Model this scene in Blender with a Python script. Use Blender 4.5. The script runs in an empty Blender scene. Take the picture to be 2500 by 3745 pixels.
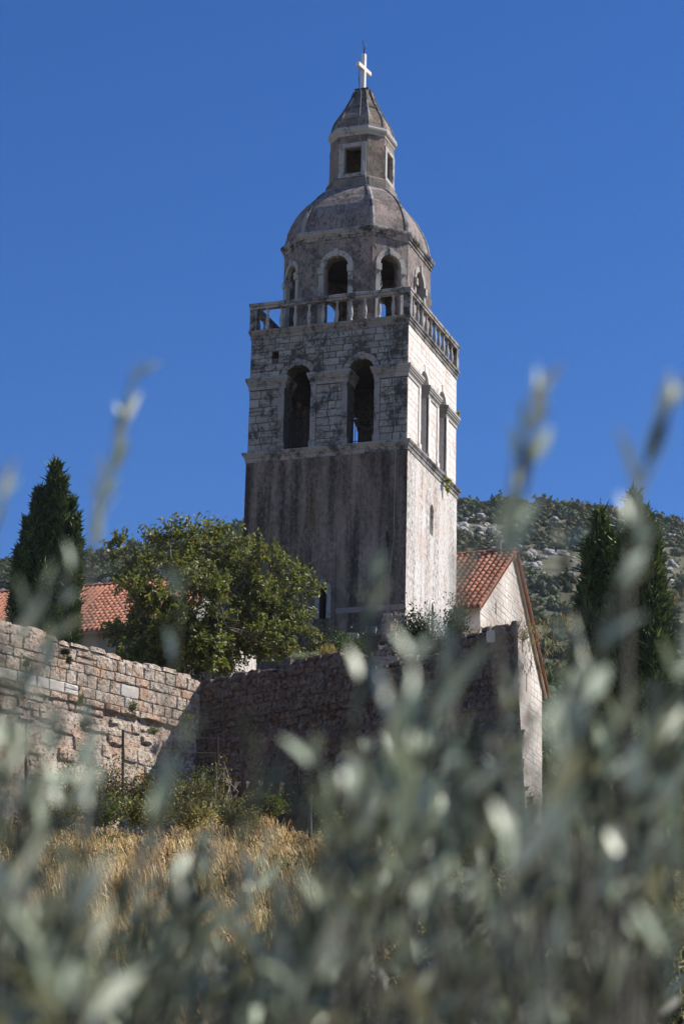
import bpy, math, random
import numpy as np
from mathutils import Vector, Matrix

SC = bpy.context.scene
COL = SC.collection
R = math.radians
random.seed(7)
RNG = np.random.default_rng(11)

# ------------------------------------------------------------------ camera
CAM = np.array([24.324, -75.670, 1.6])
YAW, PITCH, ROLL = -0.338960, 0.297944, 0.022411
FPX, PW, PH = 8854.0, 2500.0, 3745.0
FW = np.array([math.sin(YAW)*math.cos(PITCH), math.cos(YAW)*math.cos(PITCH), math.sin(PITCH)])
_rt = np.array([math.cos(YAW), -math.sin(YAW), 0.0]); _up = np.cross(_rt, FW)
RT = _rt*math.cos(ROLL)+_up*math.sin(ROLL)
UP = -_rt*math.sin(ROLL)+_up*math.cos(ROLL)
cam_d = bpy.data.cameras.new('camera')
cam = bpy.data.objects.new('camera', cam_d); COL.objects.link(cam)
_m = Matrix.Identity(4)
for _i in range(3):
    _m[_i][0] = RT[_i]; _m[_i][1] = UP[_i]; _m[_i][2] = -FW[_i]; _m[_i][3] = CAM[_i]
cam.matrix_world = _m
cam_d.sensor_fit = 'HORIZONTAL'; cam_d.sensor_width = 24.0; cam_d.lens = 24.0*FPX/PW
cam_d.clip_start = 0.05; cam_d.clip_end = 6000
cam_d.dof.use_dof = True; cam_d.dof.focus_distance = 80.0; cam_d.dof.aperture_fstop = 5.0
SC.camera = cam

# ------------------------------------------------------------------ light
SUN_AZ, SUN_EL = R(29), R(48)          # azimuth from +x towards +y
world = bpy.data.worlds.new('World'); SC.world = world
world.use_nodes = True
wt = world.node_tree; wt.nodes.clear()
w_out = wt.nodes.new('ShaderNodeOutputWorld'); w_bg = wt.nodes.new('ShaderNodeBackground')
sky = wt.nodes.new('ShaderNodeTexSky'); sky.sky_type = 'NISHITA'; sky.sun_disc = False
sky.sun_elevation = SUN_EL; sky.sun_rotation = R(90)-SUN_AZ
sky.altitude = 1500; sky.air_density = 1.0; sky.dust_density = 0.0; sky.ozone_density = 4.0
w_bg.inputs['Strength'].default_value = 0.085
hs = wt.nodes.new('ShaderNodeHueSaturation'); hs.inputs['Saturation'].default_value = 1.29; hs.inputs['Hue'].default_value = 0.512
wt.links.new(sky.outputs['Color'], hs.inputs['Color']); wt.links.new(hs.outputs['Color'], w_bg.inputs['Color']); wt.links.new(w_bg.outputs['Background'], w_out.inputs['Surface'])
sun_d = bpy.data.lights.new('sun', 'SUN'); sun_d.energy = 5.0; sun_d.angle = R(0.53); sun_d.color = (1.0, 0.93, 0.84)
sun = bpy.data.objects.new('sun', sun_d); COL.objects.link(sun)
S_DIR = Vector((math.cos(SUN_AZ)*math.cos(SUN_EL), math.sin(SUN_AZ)*math.cos(SUN_EL), math.sin(SUN_EL)))
sun.rotation_euler = (-S_DIR).to_track_quat('-Z', 'Y').to_euler(); sun.location = (60, 20, 80)
vs = SC.view_settings
vs.view_transform = 'Standard'; vs.look = 'None'; vs.gamma = 1.0; vs.exposure = 0.6; vs.use_curve_mapping = False
SC.render.engine = 'CYCLES'
SC.cycles.use_denoising = True
SC.cycles.max_bounces = 6; SC.cycles.transparent_max_bounces = 4

# ------------------------------------------------------------------ placing helpers
DPX = 2500.0/1568.0
def ray(x, y):                                   # picture coordinates, 1568 wide
    return FW + RT*(x*DPX-PW/2)/FPX - UP*(y*DPX-PH/2)/FPX
def at(x, y, dist):                              # the place seen at x, y that lies dist metres away on the map
    d = ray(x, y); return CAM + d*dist/math.hypot(d[0], d[1])
FH = np.array([FW[0], FW[1]])/math.hypot(FW[0], FW[1])   # forward on the map
SH = np.array([FH[1], -FH[0]])                            # sideways on the map

# ------------------------------------------------------------------ object helpers
def wm(o):
    m = o.matrix_basis.copy()
    if o.parent: m = wm(o.parent) @ o.matrix_parent_inverse @ m
    return m
def adopt(o, parent):
    o.parent = parent; o.matrix_parent_inverse = wm(parent).inverted()
def tag(o, label=None, cat=None, group=None, kind=None):
    if label: o['label'] = label
    if cat: o['category'] = cat
    if group: o['group'] = group
    if kind: o['kind'] = kind
    return o
def thing(name, label, cat, loc, group=None):
    o = bpy.data.objects.new(name, None); COL.objects.link(o); o.location = loc
    o.empty_display_size = 0.2
    return tag(o, label, cat, group)
def link_obj(name, me, parent=None):
    o = bpy.data.objects.new(name, me); COL.objects.link(o)
    if parent: adopt(o, parent)
    return o
def nv(v):
    v = np.asarray(v, float); return v/np.linalg.norm(v)
class MB:
    def __init__(s): s.v = []; s.f = []; s.m = []; s.mi = 0
    def add(s, vs_, fs_):
        b = len(s.v); s.v.extend([tuple(map(float, p)) for p in vs_])
        s.f.extend([tuple(b+i for i in f) for f in fs_]); s.m.extend([s.mi]*len(fs_))
    def box(s, x0, x1, y0, y1, z0, z1):
        s.hexa([(x0,y0,z0),(x1,y0,z0),(x1,y1,z0),(x0,y1,z0),(x0,y0,z1),(x1,y0,z1),(x1,y1,z1),(x0,y1,z1)])
    def hexa(s, p):
        s.add(p, [(3,2,1,0),(4,5,6,7),(0,1,5,4),(1,2,6,5),(2,3,7,6),(3,0,4,7)])
    def fbox(s, fr, u0, u1, n0, n1, z0, z1):     # box in a wall frame (origin, u, n)
        o, u, n = fr
        P = lambda a, b, z: (o[0]+u[0]*a+n[0]*b, o[1]+u[1]*a+n[1]*b, z)
        s.hexa([P(u0,n1,z0),P(u1,n1,z0),P(u1,n0,z0),P(u0,n0,z0),P(u0,n1,z1),P(u1,n1,z1),P(u1,n0,z1),P(u0,n0,z1)])
    def farc(s, fr, uc, zs, r0, r1, n0, n1, a0=0.0, a1=math.pi, seg=12, rise=1.0):
        o, u, n = fr
        P = lambda a, b, z: (o[0]+u[0]*a+n[0]*b, o[1]+u[1]*a+n[1]*b, z)
        vs_ = []; fs_ = []
        for i in range(seg+1):
            a = a0+(a1-a0)*i/seg; c, k = math.cos(a), math.sin(a)*rise
            vs_ += [P(uc+r0*c,n0,zs+r0*k),P(uc+r0*c,n1,zs+r0*k),P(uc+r1*c,n1,zs+r1*k),P(uc+r1*c,n0,zs+r1*k)]
        for i in range(seg):
            b = 4*i
            for j in range(4):
                k = (j+1)%4
                fs_.append((b+j, b+4+j, b+4+k, b+k))
        fs_ += [(0,1,2,3), (4*seg+3,4*seg+2,4*seg+1,4*seg)]
        s.add(vs_, fs_)
    def rings(s, rings, cap0=False, cap1=False):
        n = len(rings[0]); vs_ = [p for r in rings for p in r]; fs_ = []
        for i in range(len(rings)-1):
            for j in range(n):
                k = (j+1)%n
                fs_.append((i*n+j, i*n+k, (i+1)*n+k, (i+1)*n+j))
        if cap0: fs_.append(tuple(range(n-1,-1,-1)))
        if cap1: fs_.append(tuple((len(rings)-1)*n+j for j in range(n)))
        s.add(vs_, fs_)
    def lathe(s, prof, c, seg=10):
        s.rings([[(c[0]+r*math.cos(2*math.pi*j/seg), c[1]+r*math.sin(2*math.pi*j/seg), c[2]+z) for j in range(seg)] for r, z in prof], True, True)
    def tube(s, pts, rad, seg=6):
        pts = [np.asarray(p, float) for p in pts]; rr = []
        for i, p in enumerate(pts):
            d = nv(pts[min(i+1, len(pts)-1)]-pts[max(i-1, 0)])
            a = np.cross(d, (0.3,0.1,1) if abs(d[2]) < 0.9 else (1,0.2,0)); a = nv(a); b = np.cross(d, a)
            r = rad[i] if hasattr(rad, '__len__') else rad
            rr.append([p+(a*math.cos(2*math.pi*j/seg)+b*math.sin(2*math.pi*j/seg))*r for j in range(seg)])
        s.rings(rr, True, True)
    def build(s, name, mats, parent=None, loc=None, smooth=False):
        me = bpy.data.meshes.new(name)
        L = np.array(loc, float) if loc is not None else np.zeros(3)
        me.from_pydata([(p[0]-L[0], p[1]-L[1], p[2]-L[2]) for p in s.v], [], s.f)
        if not isinstance(mats, (list, tuple)): mats = [mats]
        for m in mats: me.materials.append(m)
        me.polygons.foreach_set('material_index', s.m)
        if smooth: me.polygons.foreach_set('use_smooth', [True]*len(s.f))
        me.update()
        o = bpy.data.objects.new(name, me); COL.objects.link(o)
        o.location = tuple(L)
        if parent: adopt(o, parent)
        return o
def np_mesh(name, V, F, mats, parent=None, col=None, mi=None, smooth=False, loc=None):
    """V (n,3), F (m,k) arrays; col (n,3) gives the colour of the thing itself, vertex by vertex"""
    V = np.asarray(V, np.float32); F = np.asarray(F, np.int32); k = F.shape[1]
    if loc is not None: V = V-np.asarray(loc, np.float32)
    me = bpy.data.meshes.new(name)
    me.vertices.add(len(V)); me.vertices.foreach_set('co', V.ravel())
    me.loops.add(F.size); me.loops.foreach_set('vertex_index', F.ravel())
    me.polygons.add(len(F)); me.polygons.foreach_set('loop_start', np.arange(0, F.size, k, dtype=np.int32))
    if not isinstance(mats, (list, tuple)): mats = [mats]
    for m in mats: me.materials.append(m)
    if mi is not None: me.polygons.foreach_set('material_index', np.asarray(mi, np.int32))
    if smooth: me.polygons.foreach_set('use_smooth', np.ones(len(F), bool))
    if col is not None:
        a = me.attributes.new('tint', 'FLOAT_COLOR', 'POINT')
        c = np.ones((len(V), 4), np.float32); c[:, :3] = col
        a.data.foreach_set('color', c.ravel())
    me.update(calc_edges=True)
    o = bpy.data.objects.new(name, me); COL.objects.link(o)
    if loc is not None: o.location = tuple(float(x) for x in loc)
    if parent: adopt(o, parent)
    return o

# ------------------------------------------------------------------ materials
class Mat:
    def __init__(s, name, rough=0.9, spec=0.2):
        s.m = bpy.data.materials.new(name); s.m.use_nodes = True
        s.t = s.m.node_tree; s.b = s.t.nodes['Principled BSDF']
        s.b.inputs['Roughness'].default_value = rough
        s.b.inputs['Specular IOR Level'].default_value = spec
        s.pos = s.t.nodes.new('ShaderNodeNewGeometry').outputs['Position']
    def n(s, k): return s.t.nodes.new(k)
    def l(s, a, b): s.t.links.new(a, b)
    def vec(s, sc=(1,1,1), off=(0,0,0), src=None):
        mp = s.n('ShaderNodeMapping'); mp.inputs['Scale'].default_value = sc; mp.inputs['Location'].default_value = off
        s.l(src or s.pos, mp.inputs['Vector']); return mp.outputs['Vector']
    def noise(s, scale, detail=4, rough=0.6, vec=None, dist=0.0):
        x = s.n('ShaderNodeTexNoise'); x.inputs['Scale'].default_value = scale; x.inputs['Detail'].default_value = detail
        x.inputs['Roughness'].default_value = rough; x.inputs['Distortion'].default_value = dist
        s.l(vec or s.pos, x.inputs['Vector']); return x.outputs['Fac']
    def voro(s, scale, vec=None, feat='F1'):
        x = s.n('ShaderNodeTexVoronoi'); x.inputs['Scale'].default_value = scale; x.feature = feat
        s.l(vec or s.pos, x.inputs['Vector']); return x.outputs['Distance']
    def rng(s, f, a, b, c=0.0, d=1.0):
        x = s.n('ShaderNodeMapRange'); x.inputs[1].default_value = a; x.inputs[2].default_value = b
        x.inputs[3].default_value = c; x.inputs[4].default_value = d; s.l(f, x.inputs[0]); return x.outputs[0]
    def math(s, op, a, b):
        x = s.n('ShaderNodeMath'); x.operation = op
        for i, q in enumerate((a, b)):
            if isinstance(q, (int, float)): x.inputs[i].default_value = q
            else: s.l(q, x.inputs[i])
        return x.outputs[0]
    def mix(s, f, a, b, mode='MIX'):
        x = s.n('ShaderNodeMix'); x.data_type = 'RGBA'; x.blend_type = mode
        for sock, q in ((x.inputs[0], f), (x.inputs[6], a), (x.inputs[7], b)):
            if isinstance(q, (int, float)): sock.default_value = q
            elif isinstance(q, tuple): sock.default_value = (*q, 1)
            else: s.l(q, sock)
        return x.outputs[2]
    def rand(s):
        return s.n('ShaderNodeObjectInfo').outputs['Random']
    def color(s, c):
        if isinstance(c, tuple): s.b.inputs['Base Color'].default_value = (*c, 1)
        else: s.l(c, s.b.inputs['Base Color'])
    def bump(s, h, dist=0.02, strength=1.0):
        x = s.n('ShaderNodeBump'); x.inputs['Distance'].default_value = dist; x.inputs['Strength'].default_value = strength
        s.l(h, x.inputs['Height']); s.l(x.outputs['Normal'], s.b.inputs['Normal'])
    def tint(s):
        a = s.n('ShaderNodeAttribute'); a.attribute_name = 'tint'; return a.outputs['Color']

def m_plaster(name, base, base2, dark, darkamt, streak, rust=0.0, pink=(0.42,0.27,0.2), bump=0.02, blotch=0.0):
    """weathered lime plaster: mottled base, black lichen running down in streaks, rust stains"""
    M = Mat(name)
    big = M.noise(0.55, 5, 0.62)
    c = M.mix(M.rng(big, 0.38, 0.62), base, base2)
    st = M.noise(1.0, 5, 0.62, M.vec((1.9, 1.9, 0.13)))
    fine = M.noise(9.0, 6, 0.75, M.vec((1.0, 1.0, 0.6)))
    lich = M.math('ADD', M.math('MULTIPLY', st, streak), M.math('MULTIPLY', fine, 1.0-streak))
    c = M.mix(M.math('MULTIPLY', M.rng(M.noise(1.1, 5, 0.7, M.vec((1,1,0.5),(3,8,2))), 0.52, 0.66), 0.55), c, pink)
    if rust: c = M.mix(M.math('MULTIPLY', M.rng(M.noise(1.0, 4, 0.6, M.vec((1.3,1.3,0.22),(9,4,0))), 0.56, 0.7), rust), c, (0.17,0.095,0.04))
    if blotch: c = M.mix(M.math('MULTIPLY', M.rng(M.noise(1.0, 7, 0.7, M.vec((1,1,0.8),(2,6,1)), 0.6), 0.47, 0.6), blotch), c, dark)
    c = M.mix(M.rng(lich, 0.66-darkamt*0.3, 0.74-darkamt*0.22), c, dark)
    grain = M.noise(30.0, 4, 0.7)
    c = M.mix(0.55, c, M.mix(M.rng(grain, 0.3, 0.7), (0.55,0.55,0.55), (1,1,1)), 'MULTIPLY')
    M.color(c)
    M.bump(M.math('ADD', fine, M.math('MULTIPLY', grain, 0.5)), bump)
    return M.m
def m_stone(name, a, b, dark, lich=0.5, warm=0.1, bump=0.012, fs=7.0):
    """limestone blocks: each block its own tone, lichen in patches that ignore the joints"""
    M = Mat(name)
    r = M.rand()
    c = M.mix(r, a, b)
    c = M.mix(M.math('MULTIPLY', M.rng(M.noise(1.6, 4, 0.6), 0.5, 0.68), warm), c, (0.5,0.3,0.19))
    n1 = M.noise(1.3, 6, 0.68); n2 = M.noise(fs, 6, 0.78)
    l_ = M.math('ADD', M.math('MULTIPLY', n1, 0.6), M.math('MULTIPLY', n2, 0.4))
    c = M.mix(M.rng(l_, 0.7-lich*0.35, 0.76-lich*0.3), c, dark)
    g = M.noise(34.0, 3, 0.7)
    c = M.mix(0.5, c, M.mix(M.rng(g, 0.3, 0.7), (0.6,0.6,0.6), (1,1,1)), 'MULTIPLY')
    M.color(c)
    M.bump(M.math('ADD', n2, M.math('MULTIPLY', g, 0.6)), bump)
    return M.m
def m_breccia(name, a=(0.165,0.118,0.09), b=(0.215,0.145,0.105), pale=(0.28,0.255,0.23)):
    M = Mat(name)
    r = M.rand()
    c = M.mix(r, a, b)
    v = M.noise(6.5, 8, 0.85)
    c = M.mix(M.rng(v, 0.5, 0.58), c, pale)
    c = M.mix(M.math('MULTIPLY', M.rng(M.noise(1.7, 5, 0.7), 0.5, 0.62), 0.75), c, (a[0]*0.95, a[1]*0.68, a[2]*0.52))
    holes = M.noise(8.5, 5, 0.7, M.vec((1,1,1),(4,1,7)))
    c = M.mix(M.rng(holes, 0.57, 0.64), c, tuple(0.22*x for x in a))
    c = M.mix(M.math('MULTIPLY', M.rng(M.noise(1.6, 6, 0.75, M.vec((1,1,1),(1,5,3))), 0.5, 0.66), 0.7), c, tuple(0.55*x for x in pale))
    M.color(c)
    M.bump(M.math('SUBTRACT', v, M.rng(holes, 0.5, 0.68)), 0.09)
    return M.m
def m_plain(name, c, c2=None, sc=8.0, rough=0.85, spec=0.2, bump=0.0, metal=0.0):
    M = Mat(name, rough, spec)
    n1 = M.noise(sc, 5, 0.65)
    M.color(M.mix(M.rng(n1, 0.35, 0.65), c, c2 or tuple(x*0.7 for x in c)))
    M.b.inputs['Metallic'].default_value = metal
    if bump: M.bump(n1, bump)
    return M.m
def m_leaf(name, c=None, c2=None, trans=0.35, rough=0.5, spec=0.35, through=(1.25,1.35,0.55)):
    """foliage: colour from the leaf's own tint (or two tones by object), with light coming through"""
    M = Mat(name, rough, spec)
    base = M.tint() if c is None else M.mix(M.rand(), c, c2 or c)
    M.color(base)
    t = M.n('ShaderNodeBsdfTranslucent'); M.l(M.mix(1.0, base, through, 'MULTIPLY'), t.inputs['Color'])
    mx = M.n('ShaderNodeMixShader'); mx.inputs[0].default_value = trans
    M.l(M.b.outputs[0], mx.inputs[1]); M.l(t.outputs[0], mx.inputs[2])
    M.l(mx.outputs[0], M.t.nodes['Material Output'].inputs['Surface'])
    return M.m
def m_tile(name):
    M = Mat(name, 0.85)
    c = M.mix(M.rand(), (0.27,0.095,0.06), (0.4,0.18,0.115))
    c = M.mix(M.math('MULTIPLY', M.rng(M.noise(3.0, 5, 0.7), 0.48, 0.66), 0.7), c, (0.16,0.09,0.07))
    c = M.mix(M.math('MULTIPLY', M.rng(M.noise(25.0, 3, 0.7), 0.45, 0.75), 0.35), c, (0.62,0.36,0.25))
    M.color(c); M.bump(M.noise(40.0, 3, 0.6), 0.004)
    return M.m

PL_N = m_plaster('weathered_shade_plaster', (0.34,0.28,0.235), (0.245,0.195,0.16), (0.055,0.046,0.041), 0.72, 0.62, 0.9, (0.28,0.19,0.145), 0.02, 0.4)  # real stains and streaks; base also darkened for the unlit tower faces
ST_D = m_stone('dull_limestone', (0.3,0.285,0.275), (0.25,0.235,0.225), (0.06,0.055,0.052), 0.5, 0.2)
ST_M = m_stone('grey_trim_limestone', (0.37,0.36,0.35), (0.28,0.27,0.26), (0.07,0.066,0.064), 0.6, 0.25)
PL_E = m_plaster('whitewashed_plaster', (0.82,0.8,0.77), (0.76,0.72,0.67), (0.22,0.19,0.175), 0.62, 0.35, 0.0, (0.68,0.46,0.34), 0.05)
PL_P = m_plaster('pink_plaster', (0.34,0.275,0.25), (0.28,0.245,0.225), (0.075,0.07,0.07), 0.6, 0.3, 0.0, (0.4,0.285,0.24), 0.025, 0.7)
PL_T = m_plaster('tan_render', (0.36,0.28,0.21), (0.2,0.185,0.175), (0.06,0.055,0.053), 0.5, 0.3, 0.0, (0.4,0.27,0.22), 0.02, 0.6)
PL_W = m_plaster('house_plaster', (0.33,0.32,0.31), (0.27,0.26,0.25), (0.25,0.22,0.2), 0.25, 0.6, 0.0, (0.6,0.5,0.42), 0.015)  # even tone lowered so shade on these walls sits in the colour
ST_N = m_stone('lichened_shade_limestone', (0.38,0.37,0.36), (0.26,0.25,0.24), (0.075,0.07,0.068), 0.64, 0.3)  # lichen patches, plus a base tone darkened for the shaded face
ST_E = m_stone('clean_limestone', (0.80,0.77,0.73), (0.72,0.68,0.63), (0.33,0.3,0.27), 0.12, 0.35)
ST_T = m_stone('trim_limestone', (0.36,0.35,0.34), (0.28,0.27,0.26), (0.045,0.042,0.04), 0.72, 0.3)
ST_TW = m_stone('pale_trim_limestone', (0.45,0.44,0.42), (0.37,0.36,0.345), (0.1,0.095,0.09), 0.5, 0.2)
ST_G = m_stone('church_limestone', (0.78,0.72,0.66), (0.68,0.62,0.55), (0.4,0.34,0.29), 0.18, 0.5, 0.025, 9.0)
MORT = m_plain('shade_dark_mortar', (0.12,0.112,0.105), (0.05,0.047,0.043), 6.0, bump=0.02)  # dark joints; darkened further to put shade inside the belfry openings
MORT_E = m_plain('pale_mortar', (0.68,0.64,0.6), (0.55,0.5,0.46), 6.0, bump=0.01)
BREC = m_breccia('shade_toned_breccia')  # darker copy of the wall stone, shade of the right wall painted in
BREC_P = m_stone('white_dressed_stone', (0.68,0.66,0.62), (0.6,0.57,0.52), (0.2,0.18,0.16), 0.3, 0.3, 0.02)
INNER = m_plain('shade_dark_interior', (0.06,0.05,0.043), (0.035,0.03,0.026), 2.0, bump=0.01)  # near-black colour stands in for the shade inside openings
CROSS = m_plain('white_marble', (0.68,0.65,0.61), (0.6,0.57,0.53), 3.0, 0.6)
IRON = m_plain('black_iron', (0.02,0.018,0.017), (0.05,0.03,0.022), 20.0, 0.6)
STEEL = m_plain('galvanised_steel', (0.16,0.16,0.16), (0.08,0.075,0.07), 15.0, 0.6)
CABLE = m_plain('pale_cable', (0.36,0.37,0.34), (0.28,0.29,0.27), 5.0, 0.6)
GLASS = m_plain('dark_window_glass', (0.02,0.03,0.028), (0.03,0.045,0.04), 2.0, 0.15, 0.5)
WOOD = m_plain('brown_wood', (0.16,0.075,0.03), (0.1,0.05,0.022), 12.0)
TILE = m_tile('terracotta')
BARK = m_plain('grey_bark', (0.2,0.17,0.14), (0.11,0.095,0.08), 18.0, bump=0.01)
TWIG = m_plain('pale_dry_twig', (0.4,0.36,0.3), (0.25,0.21,0.17), 14.0)
LEAF = m_leaf('leaf_tissue')
NEEDLE = m_leaf('cypress_foliage', trans=0.12, rough=0.6, spec=0.25)
DRY = m_leaf('dry_grass_blades', trans=0.3, rough=0.7, spec=0.15, through=(1.0,0.95,0.85))
FOREST = m_leaf('hill_foliage', trans=0.1, rough=0.7, spec=0.15)
OL_UP = m_leaf('olive_leaf_upper', (0.32,0.39,0.28), (0.48,0.54,0.4), trans=0.1, rough=0.45, spec=0.5)  # upper face paled, sunlit sheen put into its colour
OL_SHADE = m_leaf('shade_dark_olive_leaf_upper', (0.022,0.036,0.027), (0.04,0.058,0.04), trans=0.05, rough=0.5, spec=0.3)  # dark leaf copy, shade among the leaves put into the colour
OL_SHADE_DN = m_leaf('shade_dark_olive_leaf_underside', (0.09,0.11,0.09), (0.14,0.16,0.125), trans=0.05, rough=0.6, spec=0.2)  # underside darkened likewise to look shaded
OL_DN = m_leaf('olive_leaf_underside', (0.58,0.63,0.5), (0.7,0.72,0.57), trans=0.1, rough=0.6, spec=0.25)
OL_ST = m_plain('olive_twig', (0.15,0.17,0.11), (0.1,0.1,0.07), 30.0)
OL_BARK = m_plain('olive_bark', (0.09,0.085,0.07), (0.05,0.047,0.04), 20.0)
_m = Mat('hill_soil'); _c = _m.mix(_m.rng(_m.noise(0.12, 6, 0.7), 0.4, 0.6), (0.05,0.058,0.03), (0.12,0.11,0.07)); _m.color(_c); HSOIL = _m.m
_m = Mat('dry_soil'); _c = _m.mix(_m.rng(_m.noise(0.8, 6, 0.7), 0.4, 0.6), (0.14,0.11,0.065), (0.24,0.185,0.1)); _m.color(_c); _m.bump(_m.noise(6, 5, 0.7), 0.1); SOIL = _m.m
_m = Mat('limestone_outcrop'); _k = _m.noise(0.9, 8, 0.75)
_m.color(_m.mix(_m.rng(_k, 0.40, 0.56), (0.13,0.125,0.12), (0.44,0.43,0.41))); _m.bump(_k, 0.6); ROCK = _m.m

# ------------------------------------------------------------------ ground and hill
def smooth_noise(x, y, seed=0):
    r = np.random.default_rng(seed); v = 0.0
    for k in range(5):
        a, ph1, ph2 = r.uniform(0, 6.28, 3); f = 0.8*1.9**k
        v = v + np.sin(f*(x*math.cos(a)+y*math.sin(a))+ph1)*np.cos(f*(y*math.cos(a)-x*math.sin(a))*0.9+ph2)/1.7**k
    return v
T_ = [-400, -20, 0, 6, 12, 20, 35, 50, 60, 66, 80, 100, 150, 250, 350, 420, 500, 560, 600, 700, 1200]
Z_ = [-25, -1.2, 0, 0.0, 0.6, 1.9, 4.7, 8.6, 11.0, 12.2, 15.0, 19.0, 30.0, 55.0, 82, 110, 146, 174, 183, 160, 60]
def ridge(q):                                   # how high the hill stands, from left (-) to right (+)
    return np.interp(q, [-0.6, -0.15, -0.11, -0.04, 0.05, 0.085, 0.12, 0.15, 0.6], [0.6, 0.905, 0.92, 0.973, 1.015, 1.014, 1.004, 0.985, 0.5])
def ground_z(x, y):
    dx, dy = x-CAM[0], y-CAM[1]
    t = dx*FH[0]+dy*FH[1]; s = dx*SH[0]+dy*SH[1]
    z = np.interp(t, T_, Z_)
    q = s/np.maximum(np.abs(t), 60)
    w = np.clip((t-250)/250, 0, 1); w = w*w*(3-2*w)
    z = z*(1+(ridge(q)-1)*w)
    z = z + smooth_noise(x*0.12, y*0.12, 3)*0.15*np.clip(t/20, 0, 1) + smooth_noise(x*0.02, y*0.02, 5)*1.1*w
    return z
def grid_mesh(name, ts, ss, mat, kind='structure', dz=0.0):
    T, S = np.meshgrid(ts, ss, indexing='ij')
    X = CAM[0]+T*FH[0]+S*SH[0]; Y = CAM[1]+T*FH[1]+S*SH[1]
    Zv = ground_z(X, Y)+dz
    n, m = T.shape; idx = np.arange(n*m).reshape(n, m)
    F = np.stack([idx[:-1,:-1], idx[:-1,1:], idx[1:,1:], idx[1:,:-1]], -1).reshape(-1, 4)[:, ::-1]
    o = np_mesh(name, np.stack([X, Y, Zv], -1).reshape(-1, 3), F, mat, smooth=True)
    return tag(o, kind=kind)
grid_mesh('ground', np.concatenate([np.linspace(-300,-10,12), np.linspace(-6,140,74)]), np.concatenate([np.linspace(-300,-32,10), np.linspace(-30,30,41), np.linspace(32,300,10)]), SOIL)
grid_mesh('hill', np.concatenate([np.linspace(139.5,340,22), np.linspace(346,640,90), np.linspace(660,1500,14)]), np.concatenate([np.linspace(-1500,-160,14), np.linspace(-150,150,101), np.linspace(160,1500,14)]), HSOIL)

# retaining wall axes
C0 = np.array([-2.741, -11.114]); UR = np.array([0.9355, -0.3532]); BR = np.array([0.3532, 0.9355])
UL = np.array([-0.3916, -0.9202]); BL = np.array([-0.9202, 0.3916])
def terrace_z(x, y):
    v = (x-C0[0])*BR[0]+(y-C0[1])*BR[1]
    return np.interp(v, [0,3.5,11.5,16,40], [17.2,17.35,21.4,21.5,22.3])+smooth_noise(x*0.5, y*0.5, 9)*0.07
def patch(us, vs_, o, u, v):
    U, V = np.meshgrid(us, vs_, indexing='ij')
    X = o[0]+U*u[0]+V*v[0]; Y = o[1]+U*u[1]+V*v[1]
    n, m = U.shape; idx = np.arange(n*m).reshape(n, m)
    F = np.stack([idx[:-1,:-1], idx[1:,:-1], idx[1:,1:], idx[:-1,1:]], -1).reshape(-1, 4)
    return np.stack([X, Y, terrace_z(X, Y)], -1).reshape(-1, 3), F
FLANK = np.array([-0.29, 0.957])
_U, _V = np.meshgrid(np.linspace(0, 1, 50), np.linspace(0.3, 42, 44), indexing='ij')
_x1 = 11.2-0.76*_V; _uu = -26+_U*(_x1+26)
_X = C0[0]+_uu*UR[0]+_V*BR[0]; _Y = C0[1]+_uu*UR[1]+_V*BR[1]
_idx = np.arange(_U.size).reshape(_U.shape)
_F = np.stack([_idx[:-1,:-1], _idx[1:,:-1], _idx[1:,1:], _idx[:-1,1:]], -1).reshape(-1, 4)
_P2, _F2 = patch(np.linspace(-0.3, 14, 20), np.linspace(0.3, 26, 30), C0, UL, BL)
tag(np_mesh('terrace', np.concatenate([np.stack([_X, _Y, terrace_z(_X, _Y)], -1).reshape(-1, 3), _P2]), np.concatenate([_F, _F2[:, ::-1]+_U.size]), SOIL, smooth=True), kind='structure')

# ------------------------------------------------------------------ masonry
def stone_mesh(w, h, d, rng, rough=0.0, joint=0.006):
    """one block, face towards -y, its back on y = 0; edges uneven, face dressed or broken"""
    hw, hh = w/2-joint, h/2-joint
    nx = 3 if w > 0.3 else 2
    out = []
    for i in range(nx): out.append((-hw+2*hw*i/nx, -hh))
    out += [(hw, -hh), (hw, 0.0)]
    for i in range(nx): out.append((hw-2*hw*i/nx, hh))
    out += [(-hw, hh), (-hw, 0.0)]
    j = 0.012+rough*0.03
    out = [(x+rng.uniform(-j, j)*0.6, z+rng.uniform(-j, j)*0.6) for x, z in out]
    if rough:                                   # knock the corners off
        out = [(x*(0.975 if abs(x) > hw*0.9 and abs(z) > hh*0.9 else 1), z*(0.955 if abs(x) > hw*0.9 and abs(z) > hh*0.9 else 1)) for x, z in out]
    n = len(out); b = 0.012+rough*0.03
    V = [(x, 0.01, z) for x, z in out]
    V += [(x*(1-b/max(hw,0.05)), -d*rng.uniform(0.75, 1.1), z*(1-b/max(hh,0.05))) for x, z in out]
    F = [(i, (i+1) % n, n+(i+1) % n, n+i) for i in range(n)]
    if rough:
        V += [(x*0.5, -d*rng.uniform(0.9, 1.5), z*0.5) for x, z in out[::2]]
        k = len(out[::2])
        for i in range(k):
            a = 2*n+i; c = 2*n+(i+1) % k; p = n+2*i; q = n+(2*i+1) % n; r = n+(2*i+2) % n
            F += [(a, p, q), (a, q, r, c)]
        F.append(tuple(2*n+i for i in range(k)))
    else:
        V.append((0, -d, 0))
        F += [(n+i, n+(i+1) % n, 2*n) for i in range(n)]
    return V, F
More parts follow.
